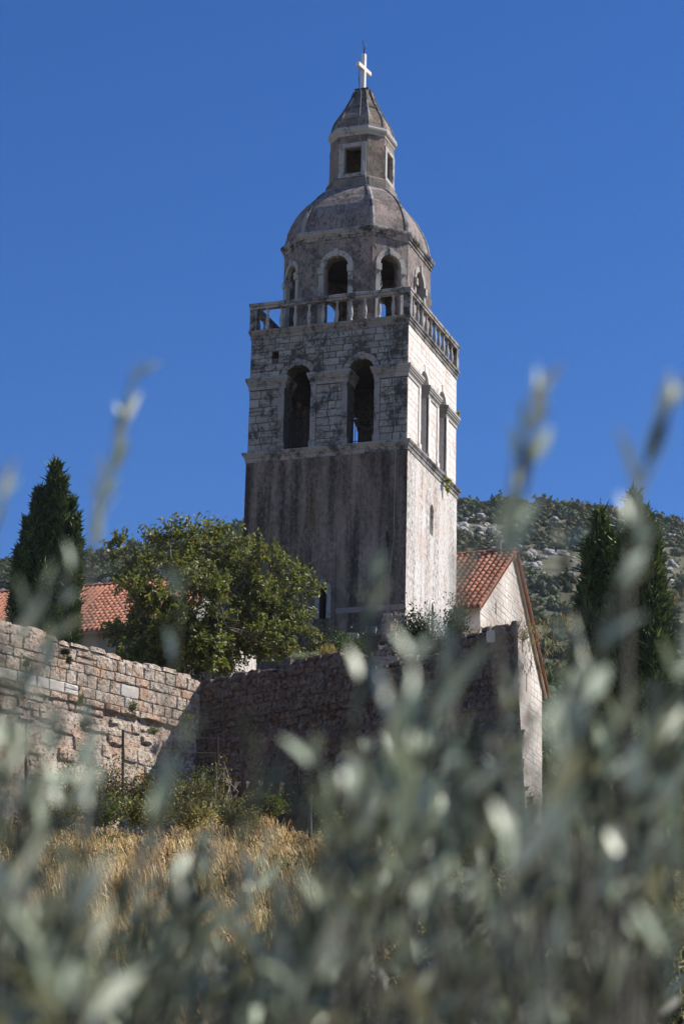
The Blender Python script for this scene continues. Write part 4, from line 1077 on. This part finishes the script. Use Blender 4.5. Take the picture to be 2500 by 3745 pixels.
def bush(name, label, base, size, n, leaf, cols, rg, cat='shrub', twigs=10, group=None, up=0.3, mat=None, width=0.45, hollow=0.4, twigmat=None):
    t = thing(name, label, cat, base, group); base = np.asarray(base, float); sx, sy, sz = size
    if cat in ('shrub', 'climber') and base[2] > 15.5: base[2] = max(base[2], float(terrace_z(base[0], base[1]))-0.05)
    tips = []; mb = MB()
    for i in range(twigs):
        d = rdir(1, rg)[0]; d[2] = abs(d[2])+0.25; d = nv(d); tip = base+d*np.array([sx, sy, sz])*rg.uniform(0.6, 1.0); tips.append(tip)
        mid = (base+tip)/2+rg.normal(size=3)*0.12*sz; mb.tube([base, mid, tip], [0.012+0.008*sz, 0.009+0.004*sz, 0.004], 5)
    mb.build('stems', twigmat or BARK, t)
    tips = np.array(tips); i = rg.integers(0, len(tips), n); s = rg.uniform(hollow, 1.05, (n,1))
    P = base+(tips[i]-base)*s+rg.normal(size=(n,3))*np.array([sx,sy,sz])*0.17
    P[:, 2] = np.maximum(P[:, 2], base[2]-0.05)
    V, F, k = leaves(P, unit(P-base)*0.5+rdir(n, rg)*0.9+np.array([0,0,up]), rg.uniform(leaf*0.6, leaf*1.2, n), rg.uniform(leaf*width*0.7, leaf*width*1.1, n), rg, 0.2)
    tag(np_mesh('foliage', V, F, mat or LEAF, t, col=tints(n, k, cols, rg, 0.3)), kind='stuff')
    return t
rg = np.random.default_rng(77)
DK = [(0.025,0.04,0.02),(0.035,0.055,0.025),(0.05,0.07,0.035),(0.02,0.03,0.018)]
IVY = [(0.05,0.085,0.025),(0.07,0.11,0.035),(0.035,0.06,0.02),(0.1,0.12,0.04)]
GREY = [(0.3,0.33,0.3),(0.22,0.26,0.22),(0.38,0.4,0.36)]
STRAW = [(0.42,0.31,0.14),(0.5,0.4,0.2),(0.3,0.22,0.1)]
RED = [(0.12,0.06,0.03),(0.09,0.09,0.03),(0.06,0.08,0.03),(0.17,0.09,0.04),(0.12,0.13,0.04)]
VINE = [(0.17,0.21,0.04),(0.12,0.16,0.04),(0.25,0.24,0.06),(0.1,0.1,0.03)]
GR2 = [(0.12,0.14,0.04),(0.2,0.18,0.05),(0.08,0.1,0.03)]
bush('bay_shrub', 'dark glossy evergreen shrub at the foot of the tower\'s sunlit side', at(958,1535,71.2), (0.85,0.8,1.7), 10500, 0.12, DK, rg, twigs=34, hollow=0.05)
bush('bay_shrub', 'dark shrub with paler leaf tips right of the darkest shrub by the tower', at(1035,1530,71), (0.6,0.6,2.0), 5500, 0.11, DK+[(0.08,0.1,0.06)], rg, twigs=16, hollow=0.2)
bush('ivy', 'dark green ivy mass climbing at the tower base beside the walnut tree', at(790,1500,74), (0.85,0.7,0.75), 2600, 0.085, IVY, rg, cat='climber', twigs=18, hollow=0.1)
bush('ivy', 'ivy clump between walnut crown and pointed tower window', at(730,1510,74.5), (0.5,0.5,1.0), 1500, 0.085, IVY+DK, rg, cat='climber', twigs=14, hollow=0.1)
bush('silver_herb', 'silvery grey herb cushion on top of the shaded wall under the walnut', at(690,1513,70), (0.4,0.25,0.22), 1200, 0.06, GREY, rg, cat='plant', twigs=16, width=0.2, hollow=0.2)
bush('silver_herb', 'smaller grey herb cushion on the shaded wall top in dry grass', at(722,1508,70), (0.28,0.2,0.18), 700, 0.05, GREY, rg, cat='plant', twigs=12, width=0.2, hollow=0.2)
bush('grass_tuft', 'straw coloured dry grass tuft on the shaded wall top', at(755,1512,70.2), (0.4,0.25,0.42), 900, 0.16, STRAW, rg, cat='grass', twigs=8, width=0.05, hollow=0.1, up=0.9)
for (x, y, d, sz, n, cols, lab) in ((150,1500,64.2,(0.16,0.16,0.15),700,DK,'dark trailing ivy hanging over the sunlit wall\'s top edge'),(158,1520,64.0,(0.08,0.08,0.22),300,DK,'thin dark ivy strand below the ivy on the sunlit wall'),
    (303,1632,67,(0.24,0.2,0.34),420,GR2,'yellow green weed growing from the sunlit wall\'s ledge near its middle'),(185,1618,65,(0.2,0.18,0.28),340,GR2,'small weed on the sunlit wall\'s ledge under the white blocks'),
    (197,1665,65,(0.3,0.2,0.26),420,GR2+RED,'spreading weed low on the sunlit wall'),(350,1680,67.5,(0.22,0.2,0.16),420,GREY+IVY,'grey green cushion plant low on the sunlit wall near the corner'),
    (425,1655,69,(0.22,0.2,0.3),300,GR2,'tuft of weeds at the shaded wall corner'),(60,1530,62.5,(0.2,0.15,0.2),260,GR2,'weed tuft beside the white blocks at the far left')):
    bush('wall_weed', lab, at(x,y,d-0.25), sz, n, 0.07, cols, rg, cat='plant', twigs=10, width=0.3, hollow=0.15)
bush('tower_weed', 'bright green plant hanging from the tower\'s storey cornice', (0.22,4.25,28.45), (0.14,0.22,0.1), 260, 0.09, [(0.2,0.25,0.04),(0.3,0.32,0.08)], rg, cat='plant', twigs=6, hollow=0.0)
bush('tower_weed', 'hanging strand of yellow green leaves under the tower\'s storey cornice', (0.16,4.3,28.05), (0.08,0.15,0.28), 160, 0.08, [(0.2,0.25,0.04),(0.3,0.32,0.08)], rg, cat='plant', twigs=5, hollow=0.0)
bush('tower_weed', 'tiny plant on the tower\'s upper moulding at its right corner', (0.1,5.75,31.55), (0.1,0.14,0.13), 120, 0.07, [(0.22,0.22,0.05),(0.3,0.28,0.08)], rg, cat='plant', twigs=5, hollow=0.0)
bush('creeper', 'sparse leafy creeper on the church gable beside the wall end', at(1200,1600,79), (0.35,0.3,0.55), 130, 0.09, IVY, rg, cat='climber', twigs=9, hollow=0.3)
# brambles and vines below the walls
for i, (x, y, d, sz, n, cols, lab) in enumerate((
    (250,1800,58,(1.0,0.7,1.3),2600,RED,'bramble with reddish and green leaves below the sunlit wall'),
    (170,1790,57,(0.9,0.7,1.2),2200,RED+GR2,'rusty green bramble at the left under the sunlit wall'),
    (330,1810,58,(0.9,0.6,1.0),2300,IVY+RED,'greener bramble right of the thin fence post'),
    (430,1815,60,(0.9,0.6,0.9),2200,GR2+RED,'thicket of yellowing weeds left of the low stone line'),
    (500,1810,62,(0.75,0.5,1.7),900,VINE+RED,'half bare vine on pale twisted stems at the dark wall corner'),
    (455,1790,62.5,(0.6,0.5,0.8),800,IVY,'green leafy weeds in the shaded wall corner'),
    (620,1840,60,(0.8,0.6,0.5),1500,IVY+GR2,'low green weeds in front of the low stone line'),
    (735,1850,59,(0.35,0.3,0.75),620,VINE,'bright green grape vine climbing beside the grey post'),
    (590,1830,60,(0.6,0.5,0.4),1000,RED+GR2,'brownish weeds in front of the middle of the low stone line'),
    (120,1850,52,(1.0,0.7,0.75),2200,RED+GR2,'wide rusty thicket left of the thin fence post at the grass edge'),
    (225,1850,53,(0.9,0.6,0.7),2300,IVY+GR2,'green thicket with pale twigs at the top of the dry grass'),
    (330,1855,52,(0.8,0.6,0.6),2000,RED+VINE,'reddish weeds mixed into the top of the dry grass'),
    (440,1860,54,(0.9,0.6,0.6),2000,GR2+STRAW,'straw and green weeds below the half bare vine'),
    (540,1860,55,(0.8,0.6,0.55),1700,RED+GR2,'brown green weeds at the grass edge under the left end of the low stone line'),
    (820,1900,50,(0.9,0.6,0.9),2000,STRAW+GR2,'dry yellow weeds right of the grey post'),
    (850,2330,20,(0.9,0.8,1.1),2600,DK+IVY,'added dark green scrub low in the middle behind the olive leaves'),  # next rows of dark scrub are added to darken this ground
    (1000,2200,26,(1.0,0.9,1.3),2600,DK+IVY,'added dark scrub right of the dry grass behind the olive shoots'),
    (1130,2330,21,(0.9,0.8,1.2),2600,DK,'added darkest scrub at the lower edge right of the middle'),
    (1220,2080,32,(1.3,1.0,1.6),3000,DK+GR2,'large dark scrub in front of the church gable\'s foot'),
    (1330,2300,22,(0.9,0.8,1.3),2600,DK+IVY,'added dark leafy scrub in the lower right behind olive leaves'),
    (1400,2060,33,(1.2,1.0,1.5),3000,DK+IVY,'added dark scrub below the narrow cypress'),
    (1520,2260,23,(0.9,0.8,1.2),2600,DK+GR2,'added dark scrub with yellow tips in the lower right corner'),
    (1080,1980,42,(1.5,1.0,1.6),3000,DK+IVY,'added dark scrub below the right part of the shaded wall'),
    (930,1960,45,(1.2,1.0,1.2),2400,DK+GR2,'low added dark scrub at the right end of the dry grass'),
    (1490,2010,34,(0.5,0.4,0.55),1500,[(0.24,0.2,0.04),(0.17,0.17,0.04),(0.1,0.1,0.03)],'yellowing shrub seen between olive leaves at the right edge'),
    (1555,1830,52,(0.8,0.6,0.9),1500,[(0.2,0.15,0.06),(0.1,0.1,0.03)],'brown and green scrub at the foot of the tallest cypress'),
    (1560,1960,34,(0.45,0.4,0.4),900,[(0.24,0.2,0.04),(0.12,0.12,0.03)],'small yellow shrub cut by the right edge'),
    (1330,1840,60,(1.2,0.8,0.8),2000,GR2+IVY,'weedy scrub right of the battered wall corner'))):
    p = at(x, y, d); p[2] = max(p[2]-sz[2]*0.5, float(ground_z(p[0], p[1]))-0.1)
    bush('bramble' if 'bramble' in lab else 'shrub' if 'shrub' in lab or 'scrub' in lab else 'grape_vine' if 'vine' in lab else 'weeds', lab, p, sz, n, 0.085 if i < 15 or n >= 2400 else 0.05, cols, rg, twigs=24, hollow=0.15, cat='plant' if 'weed' in lab else 'shrub', twigmat=TWIG)

# tall dry grass on the slope
rg = np.random.default_rng(3)
n = 150000
t = rg.uniform(13**2, 61**2, n)**0.5; t = np.where(rg.random(n) < 0.12, rg.uniform(60, 100, n), t); s = np.where(rg.random(n) < 0.75, rg.uniform(-0.19, 0.02, n), rg.uniform(0.02, 0.34, n))*t
X = CAM[0]+t*FH[0]+s*SH[0]; Y = CAM[1]+t*FH[1]+s*SH[1]
cl = smooth_noise(X*0.9, Y*0.9, 21); q = s/t
keep = (cl+rg.normal(size=n)*0.35 > -0.75) & ((t < 61) | (q > 0.02))
X, Y, t, cl = X[keep], Y[keep], t[keep], cl[keep]; n = len(X)
Z = ground_z(X, Y)
h = rg.uniform(0.4, 1.05, n)*(1+0.45*np.clip(cl, -1.2, 1.2))*np.where(t > 50, 0.8, 1); az = rg.uniform(0, 6.28, n); wv = rg.uniform(0.003, 0.0065, n)*(1+t/60)
lean = rg.uniform(0.02, 0.6, n); ld = np.stack([np.cos(az), np.sin(az)], -1)*lean[:,None]+np.array([-0.18, 0.02])
P0 = np.stack([X, Y, Z-0.03], -1); side = np.stack([-np.sin(az), np.cos(az), np.zeros(n)], -1)*wv[:,None]
M1 = P0+np.stack([ld[:,0]*h*0.3, ld[:,1]*h*0.3, h*0.6], -1); M2 = P0+np.stack([ld[:,0]*h*0.65, ld[:,1]*h*0.65, h*0.88], -1); T2 = P0+np.stack([ld[:,0]*h*1.05, ld[:,1]*h*1.05, h*(1.0-lean*0.35)], -1)
V = np.stack([P0-side, P0+side, M1+side*0.8, M1-side*0.8, M2-side*1.1, M2+side*1.1, T2], 1).reshape(-1, 3)
F = (np.arange(n)[:,None,None]*7+np.array([(0,1,2),(0,2,3),(3,2,5),(3,5,4),(4,5,6)])[None]).reshape(-1,3)
pal = np.array([(0.56,0.46,0.26),(0.68,0.58,0.37),(0.44,0.35,0.19),(0.6,0.5,0.3),(0.38,0.26,0.13),(0.74,0.66,0.48)])
gpal = np.array([(0.13,0.15,0.06),(0.19,0.19,0.09),(0.14,0.12,0.06)])
g = smooth_noise(X*0.5, Y*0.5, 31)+rg.normal(size=n)*0.5; far = np.clip((38-t)/20, 0, 1)
ii = rg.integers(0, 6, n); cc_ = pal[ii]; gi = (g > 0.55) | (rg.random(n) < far*0.4); cc_ = np.where(gi[:,None], gpal[rg.integers(0, 3, n)], cc_)*(1+rg.uniform(-0.2,0.2,(n,1)))
tag(np_mesh('dry_grass', V, F, DRY, None, col=np.repeat(cc_*np.array([1.05,1.0,0.9]), 7, 0)), kind='stuff')
n = 420; tt = rg.uniform(18**2, 57**2, n)**0.5; ss = rg.uniform(-0.165, 0.03, n)*tt; m = 60
px_ = np.repeat(CAM[0]+tt*FH[0]+ss*SH[0], m)+rg.normal(size=n*m)*0.22; py_ = np.repeat(CAM[1]+tt*FH[1]+ss*SH[1], m)+rg.normal(size=n*m)*0.22
hz_ = np.repeat(rg.uniform(0.3, 1.0, n), m)*rg.uniform(0.1, 1.1, n*m)
P = np.stack([px_, py_, ground_z(px_, py_)+hz_], -1); V, F, k = leaves(P, rdir(n*m, rg)+np.array([0,0,0.5]), rg.uniform(0.06, 0.16, n*m), rg.uniform(0.02, 0.05, n*m), rg, 0.2)
kind_ = np.repeat(rg.integers(0, 3, n), m); wc = np.array([(0.1,0.13,0.045),(0.17,0.15,0.06),(0.16,0.09,0.045)])[kind_]*(1+rg.uniform(-0.3,0.3,(n*m,1)))
tag(np_mesh('field_weeds', V, F, LEAF, None, col=np.repeat(wc, k, 0)), kind='stuff')
# grass and weeds on the terrace between wall and tower
n = 9000; uu = rg.uniform(-9, 10, n); vv = rg.uniform(0.7, 13, n)
X = C0[0]+uu*UR[0]+vv*BR[0]; Y = C0[1]+uu*UR[1]+vv*BR[1]; Z = terrace_z(X, Y)
P = np.stack([X, Y, Z], -1); V, F, k = leaves(P, rdir(n, rg)*0.6+np.array([0,0,1.0]), rg.uniform(0.12, 0.32, n), 0.02, rg, 0.1)
tag(np_mesh('terrace_grass', V, F, DRY, None, col=tints(n, k, STRAW+GR2, rg)), kind='stuff')

# ------------------------------------------------------------------ hill: wood and rock
def ico(sub):
    import bmesh
    bm = bmesh.new(); bmesh.ops.create_icosphere(bm, subdivisions=sub, radius=1.0)
    V = np.array([v.co[:] for v in bm.verts]); F = np.array([[v.index for v in f.verts] for f in bm.faces]); bm.free(); return V, F
IV, IF = ico(2); IV1, IF1 = ico(1)
rg = np.random.default_rng(9)
def lump(V, r, amp): 
    a = r.uniform(0, 6.28, (5, 3)); d = np.ones(len(V))
    for k_ in range(5): d += amp/(1+k_*0.5)*np.sin(V@unit(r.normal(size=(3,)))*(2.2+k_*1.6)+a[k_,0])
    return V*d[:,None]
def crown_variant(r, n=72, ls=1.0, B=None):
    B = B or (IV1, IF1); V = lump(B[0], r, 0.2); V[:, 2] = np.where(V[:, 2] < -0.3, -0.3+(V[:, 2]+0.3)*0.2, V[:, 2])
    i = r.integers(0, len(V), n); P = V[i]*r.uniform(0.9, 1.06, (n,1))
    V = V*(0.84 if n > 300 else 0.97)
    v2, f2, k = leaves(P, unit(P)*0.7+rdir(n, r)+np.array([0,0,0.3]), r.uniform(0.3, 0.6, n)*ls, r.uniform(0.18, 0.34, n)*ls, r, 0.2)
    sh = np.concatenate([np.full(len(V), 0.72), np.repeat(r.uniform(0.7, 1.35, n), k)])
    return np.concatenate([V, v2]), np.concatenate([B[1], f2+len(V)]), sh
vars_ = [crown_variant(rg) for _ in range(7)]; vars_n = [crown_variant(rg, 640, 0.55, (IV, IF)) for _ in range(6)]
HC = 1.15*np.array([(0.05,0.08,0.03),(0.04,0.06,0.03),(0.065,0.09,0.035),(0.035,0.05,0.028),(0.08,0.095,0.04),(0.09,0.08,0.035)])
def rockiness(t, s): return smooth_noise(s*0.06, t*0.11, 41)+0.55*smooth_noise(s*0.16, t*0.25, 43)
def scatter(n, t0, t1, qmax, size, r, thresh):
    t = r.uniform(t0**2, t1**2, n)**0.5; s = r.uniform(-qmax, qmax, n)*t
    k = rockiness(t, s) < thresh; t, s = t[k], s[k]
    X = CAM[0]+t*FH[0]+s*SH[0]; Y = CAM[1]+t*FH[1]+s*SH[1]; return X, Y, t, s
Vs, Fs, Cs, off = [], [], [], 0
for (cnt, t0, t1, lo, hi, th) in ((5200, 345, 585, 0.6, 1.5, 0.45), (1100, 345, 585, 0.9, 2.0, 0.9), (1100, 530, 596, 0.8, 1.7, 1.5), (360, 140, 345, 1.4, 3.4, 9), (220, 84, 141, 0.6, 1.7, 9)):
    X, Y, t, s = scatter(cnt, t0, t1, 0.19 if t0 > 100 else 0.4, None, rg, th)
    if t0 == 84: k_ = (s > 4.5+0.05*(t-84)); X, Y, t, s = X[k_], Y[k_], t[k_], s[k_]
    Z = ground_z(X, Y)
    for i in range(len(X)):
        V, F, sh = vars_[rg.integers(7)] if t0 > 141 else vars_n[rg.integers(6)]; r_ = rg.uniform(lo, hi)*(0.75 if rg.random() < 0.35 else 1); a = rg.uniform(0, 6.28)
        if t0 == 140: r_ = min(r_, 0.4+0.012*t[i])
        c, sn = math.cos(a), math.sin(a)
        W = V*np.array([r_, r_*rg.uniform(0.8, 1.2), r_*rg.uniform(0.6, 1.15)])
        W = np.stack([W[:,0]*c-W[:,1]*sn, W[:,0]*sn+W[:,1]*c, W[:,2]], -1)+np.array([X[i], Y[i], Z[i]+r_*0.35])
        Vs.append(W); Fs.append(F+off); off += len(V)
        base = HC[rg.integers(len(HC))]*rg.uniform(0.8, 1.2)
        if t0 <= 140: base = base*np.array([1.25,1.4,1.1])
        Cs.append(base[None]*sh[:,None])
tag(np_mesh('hill_wood', np.concatenate(Vs), np.concatenate(Fs), FOREST, None, col=np.concatenate(Cs), smooth=True), kind='stuff')
Vs, Fs, off = [], [], 0
t = rg.uniform(380**2, 575**2, 9000)**0.5; s = rg.uniform(-0.19, 0.19, 9000)*t
k = (rockiness(t, s)+rg.normal(size=9000)*0.25 > 0.55) & (rg.random(9000) < np.interp(t, [380, 440, 500, 575], [0.05, 0.12, 0.45, 0.5])); t, s = t[k], s[k]
X = CAM[0]+t*FH[0]+s*SH[0]; Y = CAM[1]+t*FH[1]+s*SH[1]; Z = ground_z(X, Y)
for i in range(min(len(X), 1500)):
    V = lump(IV, rg, 0.26)+rg.normal(size=IV.shape)*0.05; r_ = rg.uniform(0.25, 1.15)
    V = np.round(V*1.7)/1.7*0.75+V*0.25+rg.normal(size=V.shape)*0.05
    a = rg.uniform(-0.5, 0.5)+math.atan2(SH[1], SH[0]); c, sn = math.cos(a), math.sin(a)
    W = V*np.array([r_*1.25, r_*0.8, r_*rg.uniform(0.6, 1.2)]); W = np.stack([W[:,0]*c-W[:,1]*sn, W[:,0]*sn+W[:,1]*c, W[:,2]], -1)+np.array([X[i], Y[i], Z[i]+r_*0.1])
    Vs.append(W); Fs.append(IF+off); off += len(V)
tag(np_mesh('rock_outcrops', np.concatenate(Vs), np.concatenate(Fs), ROCK, None), kind='stuff')

# ------------------------------------------------------------------ olive tree close to the camera
rg = np.random.default_rng(19)
OB = CAM+np.array([FH[0], FH[1], 0])*3.1; OB[2] = float(ground_z(OB[0], OB[1]))
olive = thing('olive_tree', 'grey green olive tree close in front, its blurred leafy shoots filling the lower half', 'olive tree', OB)
def ol_leaf_geo(L, W, r, bend):
    """two thin layers: dark upper face, silvery underside; along +y, upper side +z"""
    st = [(0,0.12),(0.12,0.5),(0.35,0.95),(0.6,1.0),(0.82,0.62),(1.0,0.04)]
    V = []; F = []; mi = []
    for layer, dz in ((0, 0.0), (1, -0.0006)):
        b = len(V)
        for q, w in st:
            z = bend*q*q*L
            V += [(-w*W/2, q*L, z+w*W*0.12+dz), (0, q*L, z+dz), (w*W/2, q*L, z+w*W*0.12+dz)]
        for i in range(len(st)-1):
            for j in range(2):
                f = (b+3*i+j, b+3*i+j+1, b+3*i+4+j, b+3*i+3+j); F.append(f if layer == 0 else f[::-1]); mi.append(layer)
    return V, F, mi
ol_mes = []
for j in range(5):
    V, F, mi = ol_leaf_geo(0.045+0.005*j, 0.0112+0.001*(j % 3), rg, [-0.12,0.06,-0.2,-0.05,0.12][j])
    me = bpy.data.meshes.new('leaf'); me.from_pydata(V, [], F); me.materials.append(OL_SHADE if j % 2 else OL_UP); me.materials.append(OL_SHADE_DN if j % 2 else OL_DN)
    me.polygons.foreach_set('material_index', mi); me.polygons.foreach_set('use_smooth', [True]*len(F)); ol_mes.append((me, np.array(V), np.array(F), np.array(mi)+2*(j % 2)))
ol_n = [0]; OJ = dict(V=[], F=[], mi=[], off=0); shoots = []
def shoot(x0, y0, x1, y1, d, dens=1.0, curve=0.0, dd=0.0, spread=1.0, shade_share=0.5):
    d *= 1.25
    a, b = at(x0, y0, d), at(x1, y1, d+dd); L = np.linalg.norm(b-a)
    mid = (a+b)/2+RT*curve*L+rg.normal(size=3)*0.01
    pts = [(1-s)**2*a+2*s*(1-s)*mid+s*s*b for s in np.linspace(0, 1, 7)]
    mb = MB(); mb.tube(pts, np.linspace(0.0022, 0.0009, 7), 5); so = mb.build('shoot', OL_ST, olive, smooth=True); shoots.append(pts[0])
    n = max(2, int(L/0.025*dens)); roll = rg.uniform(0, 6.28)
    for i in range(n):
        s = (i+0.6)/n
        if s < 0.06 and dens < 0.8: continue
        p = (1-s)**2*a+2*s*(1-s)*mid+s*s*b; tan = nv(2*(1-s)*(mid-a)+2*s*(b-mid)); roll += 1.57+rg.normal()*0.25
        e1 = nv(np.cross(tan, (0.2,0.9,0.35))); e2 = np.cross(tan, e1)
        for sgn in (0, math.pi):
            if rg.random() < 0.1: continue
            o_ = e1*math.cos(roll+sgn)+e2*math.sin(roll+sgn); k_ = rg.uniform(0.4, 1.05)*spread*(1-0.45*s)
            dv = nv(tan*1.0+o_*k_+rg.normal(size=3)*0.12); nrm = nv(tan*0.5-o_*0.4+rg.normal(size=3)*0.6+np.array([0.15,0,0.2]))
            xx = nv(np.cross(dv, nrm)); zz_ = np.cross(xx, dv); sc_ = rg.uniform(0.7, 1.12)*(1-0.4*s**3)
            j = (1, 3)[rg.integers(2)] if rg.random() < shade_share else (0, 2, 4)[rg.integers(3)]  # odd kinds carry the shade-dark leaf colours
            Mx = Matrix(((xx[0],dv[0],zz_[0],p[0]),(xx[1],dv[1],zz_[1],p[1]),(xx[2],dv[2],zz_[2],p[2]),(0,0,0,1))) @ Matrix.Scale(sc_, 4)
            if ol_n[0] < 300 and rg.random() < 0.45:
                ob = bpy.data.objects.new('leaf', ol_mes[j][0]); COL.objects.link(ob); ob.matrix_basis = Mx; adopt(ob, so); ol_n[0] += 1
            else:
                V = ol_mes[j][1]*sc_; W = V[:,0:1]*xx+V[:,1:2]*dv+V[:,2:3]*zz_+p
                OJ['V'].append(W); OJ['F'].append(ol_mes[j][2]+OJ['off']); OJ['mi'].append(ol_mes[j][3]); OJ['off'] += len(V)
# shoots that stand out against the sky and the walls
shoot(205,1300,312,850,2.0,0.9,-0.02,spread=0.45,shade_share=0.0); shoot(-20,1260,10,1120,1.6,0.5,0,spread=0.5,shade_share=0.0)
shoot(1130,1330,1235,880,1.6,0.9,0.03,spread=0.7,shade_share=0.12); shoot(1440,1260,1556,905,1.55,1.0,0.02,spread=0.7,shade_share=0.08); shoot(1180,1200,1215,950,1.8,0.7,spread=0.6,shade_share=0.1)
shoot(1240,1800,1470,1230,1.8,0.9,0.02); shoot(1330,1700,1440,1290,1.5,0.6); shoot(1300,1650,1290,1230,2.0,0.6,0.02)
shoot(800,1700,868,1310,1.7,0.8,0.0); shoot(1040,1600,1075,1270,1.8,0.9,0.02); shoot(970,1800,1060,1400,1.6,0.9,-0.02)
shoot(1110,1800,1180,1560,1.5,0.8); shoot(560,1950,590,1690,1.55,0.6); shoot(680,1950,712,1700,1.6,0.5); shoot(770,2000,800,1770,1.4,0.5)
shoot(330,1950,430,1640,1.5,0.6); shoot(380,1600,415,1310,2.0,0.35); shoot(40,1800,170,1290,1.9,0.8,0.02); shoot(-30,1700,110,1330,1.7,0.9,0.0); shoot(80,2000,245,1560,1.8,0.7,0.02)
shoot(-20,1900,60,1500,1.6,1.0); shoot(-10,2150,120,1700,1.7,0.9); shoot(60,2300,140,1880,1.6,0.8); shoot(1500,1750,1570,1330,1.7,0.9); shoot(1420,2000,1500,1620,1.6,0.9)
shoot(1530,2000,1575,1500,1.9,1.0); shoot(1350,1950,1400,1640,1.5,0.8); shoot(1200,2000,1290,1700,1.7,1.0); shoot(250,2200,355,1850,1.7,0.7); shoot(430,2300,560,1880,1.8,0.7)
for (x, y1) in ((-20,1420),(30,1560),(95,1500),(15,1700),(75,1780),(130,1650),(180,1900),(-25,1880),(215,1780)):
    shoot(x-rg.uniform(60, 150), y1+rg.uniform(350, 480), x, y1, rg.uniform(1.4, 2.2), 1.0, rg.normal()*0.05)
for i in range(14):
    x = rg.uniform(-20, 800); y1 = rg.uniform(2020, 2240)
    shoot(x-rg.uniform(50, 170), 2380, x, y1, rg.uniform(1.3, 1.9), 0.95, rg.normal()*0.06)
for i in range(8):
    x = rg.uniform(910, 1330); y1 = rg.uniform(1420, 1720)
    shoot(x-rg.uniform(60, 190), y1+rg.uniform(420, 560), x, y1, rg.uniform(1.25, 1.8), 0.85, rg.normal()*0.05, 0, 0.8, 0.25)
shoot(1060,2349,985,1980,1.35,0.35,0.0); shoot(1090,2349,1190,2020,1.4,0.4)
for i in range(125):                            # the thick of the crown along the lower edge
    x = rg.uniform(-40, 1600); right = x > 760
    y1 = rg.uniform(1800, 2250) if right else rg.uniform(1900, 2300)
    shoot(x-rg.uniform(40, 190), max(y1+rg.uniform(300, 460), 2360), x, y1, rg.uniform(1.4, 3.0), rg.uniform(0.75, 1.2), rg.normal()*0.07, rg.uniform(-0.25, 0.15))
for i in range(36):
    x = rg.uniform(820, 1600); y1 = rg.uniform(1560, 1950)
    shoot(x-rg.uniform(40, 170), y1+rg.uniform(320, 480), x, y1, rg.uniform(1.5, 2.8), rg.uniform(0.75, 1.15), rg.normal()*0.07, rg.uniform(-0.2, 0.1))
for i in range(50):                             # the far side of the crown, its shade put in as dark leaves
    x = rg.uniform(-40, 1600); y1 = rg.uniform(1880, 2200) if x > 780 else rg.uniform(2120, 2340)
    shoot(x-rg.uniform(40, 190), 2370, x, y1, rg.uniform(2.9, 3.6), rg.uniform(0.9, 1.3), rg.normal()*0.07, rg.uniform(-0.2, 0.1), shade_share=0.93)
tag(np_mesh('foliage', np.concatenate(OJ['V']), np.concatenate(OJ['F']), [OL_UP, OL_DN, OL_SHADE, OL_SHADE_DN], olive, mi=np.concatenate(OJ['mi']), smooth=True), kind='stuff')
# trunk and limbs below the picture carry the shoots
mb = MB(); fork = OB+np.array([0.02,0.03,0.85])
mb.tube([OB-np.array([0,0,0.2]), OB+np.array([0.03,0,0.35]), fork], [0.12,0.09,0.075], 9); mb.build('trunk', BARK, olive, smooth=True)
lm = MB(); sp = np.array(shoots); hubs = []
for dx in (-0.55, -0.28, 0.0, 0.28, 0.55):
    for df in (-1.2, -0.5, 0.3):
        hubs.append(fork+np.array([SH[0],SH[1],0])*dx*(1+df*0.3)+np.array([FH[0],FH[1],0])*df+np.array([0,0,0.3-0.1*df*0.5]))
hp = tree_limbs(lm, fork, hubs, 0.022, rg, -0.02)
for p in sp:
    h = hubs[int(np.argmin([np.linalg.norm((p-q)*np.array([1,1,0.3])) for q in hubs]))]
    m = (p+h)/2; m[2] = min(p[2], h[2])+abs(p[2]-h[2])*0.35
    lm.tube([h, m, p], [0.005, 0.0035, 0.0024], 5)
lm.build('limbs', OL_BARK, olive, smooth=True)

# ------------------------------------------------------------------ air
hz = MB(); hz.box(-1400, 1400, -500, 1600, -60, 215)
_hm = bpy.data.materials.new('air'); _hm.use_nodes = True; _hm.node_tree.nodes.clear()
_pv = _hm.node_tree.nodes.new('ShaderNodeVolumePrincipled'); _ho = _hm.node_tree.nodes.new('ShaderNodeOutputMaterial')
_pv.inputs['Color'].default_value = (0.8, 0.88, 1.0, 1); _pv.inputs['Density'].default_value = 0.00008; _pv.inputs['Anisotropy'].default_value = 0.3
_hm.node_tree.links.new(_pv.outputs['Volume'], _ho.inputs['Volume'])
tag(hz.build('haze', _hm), kind='stuff')
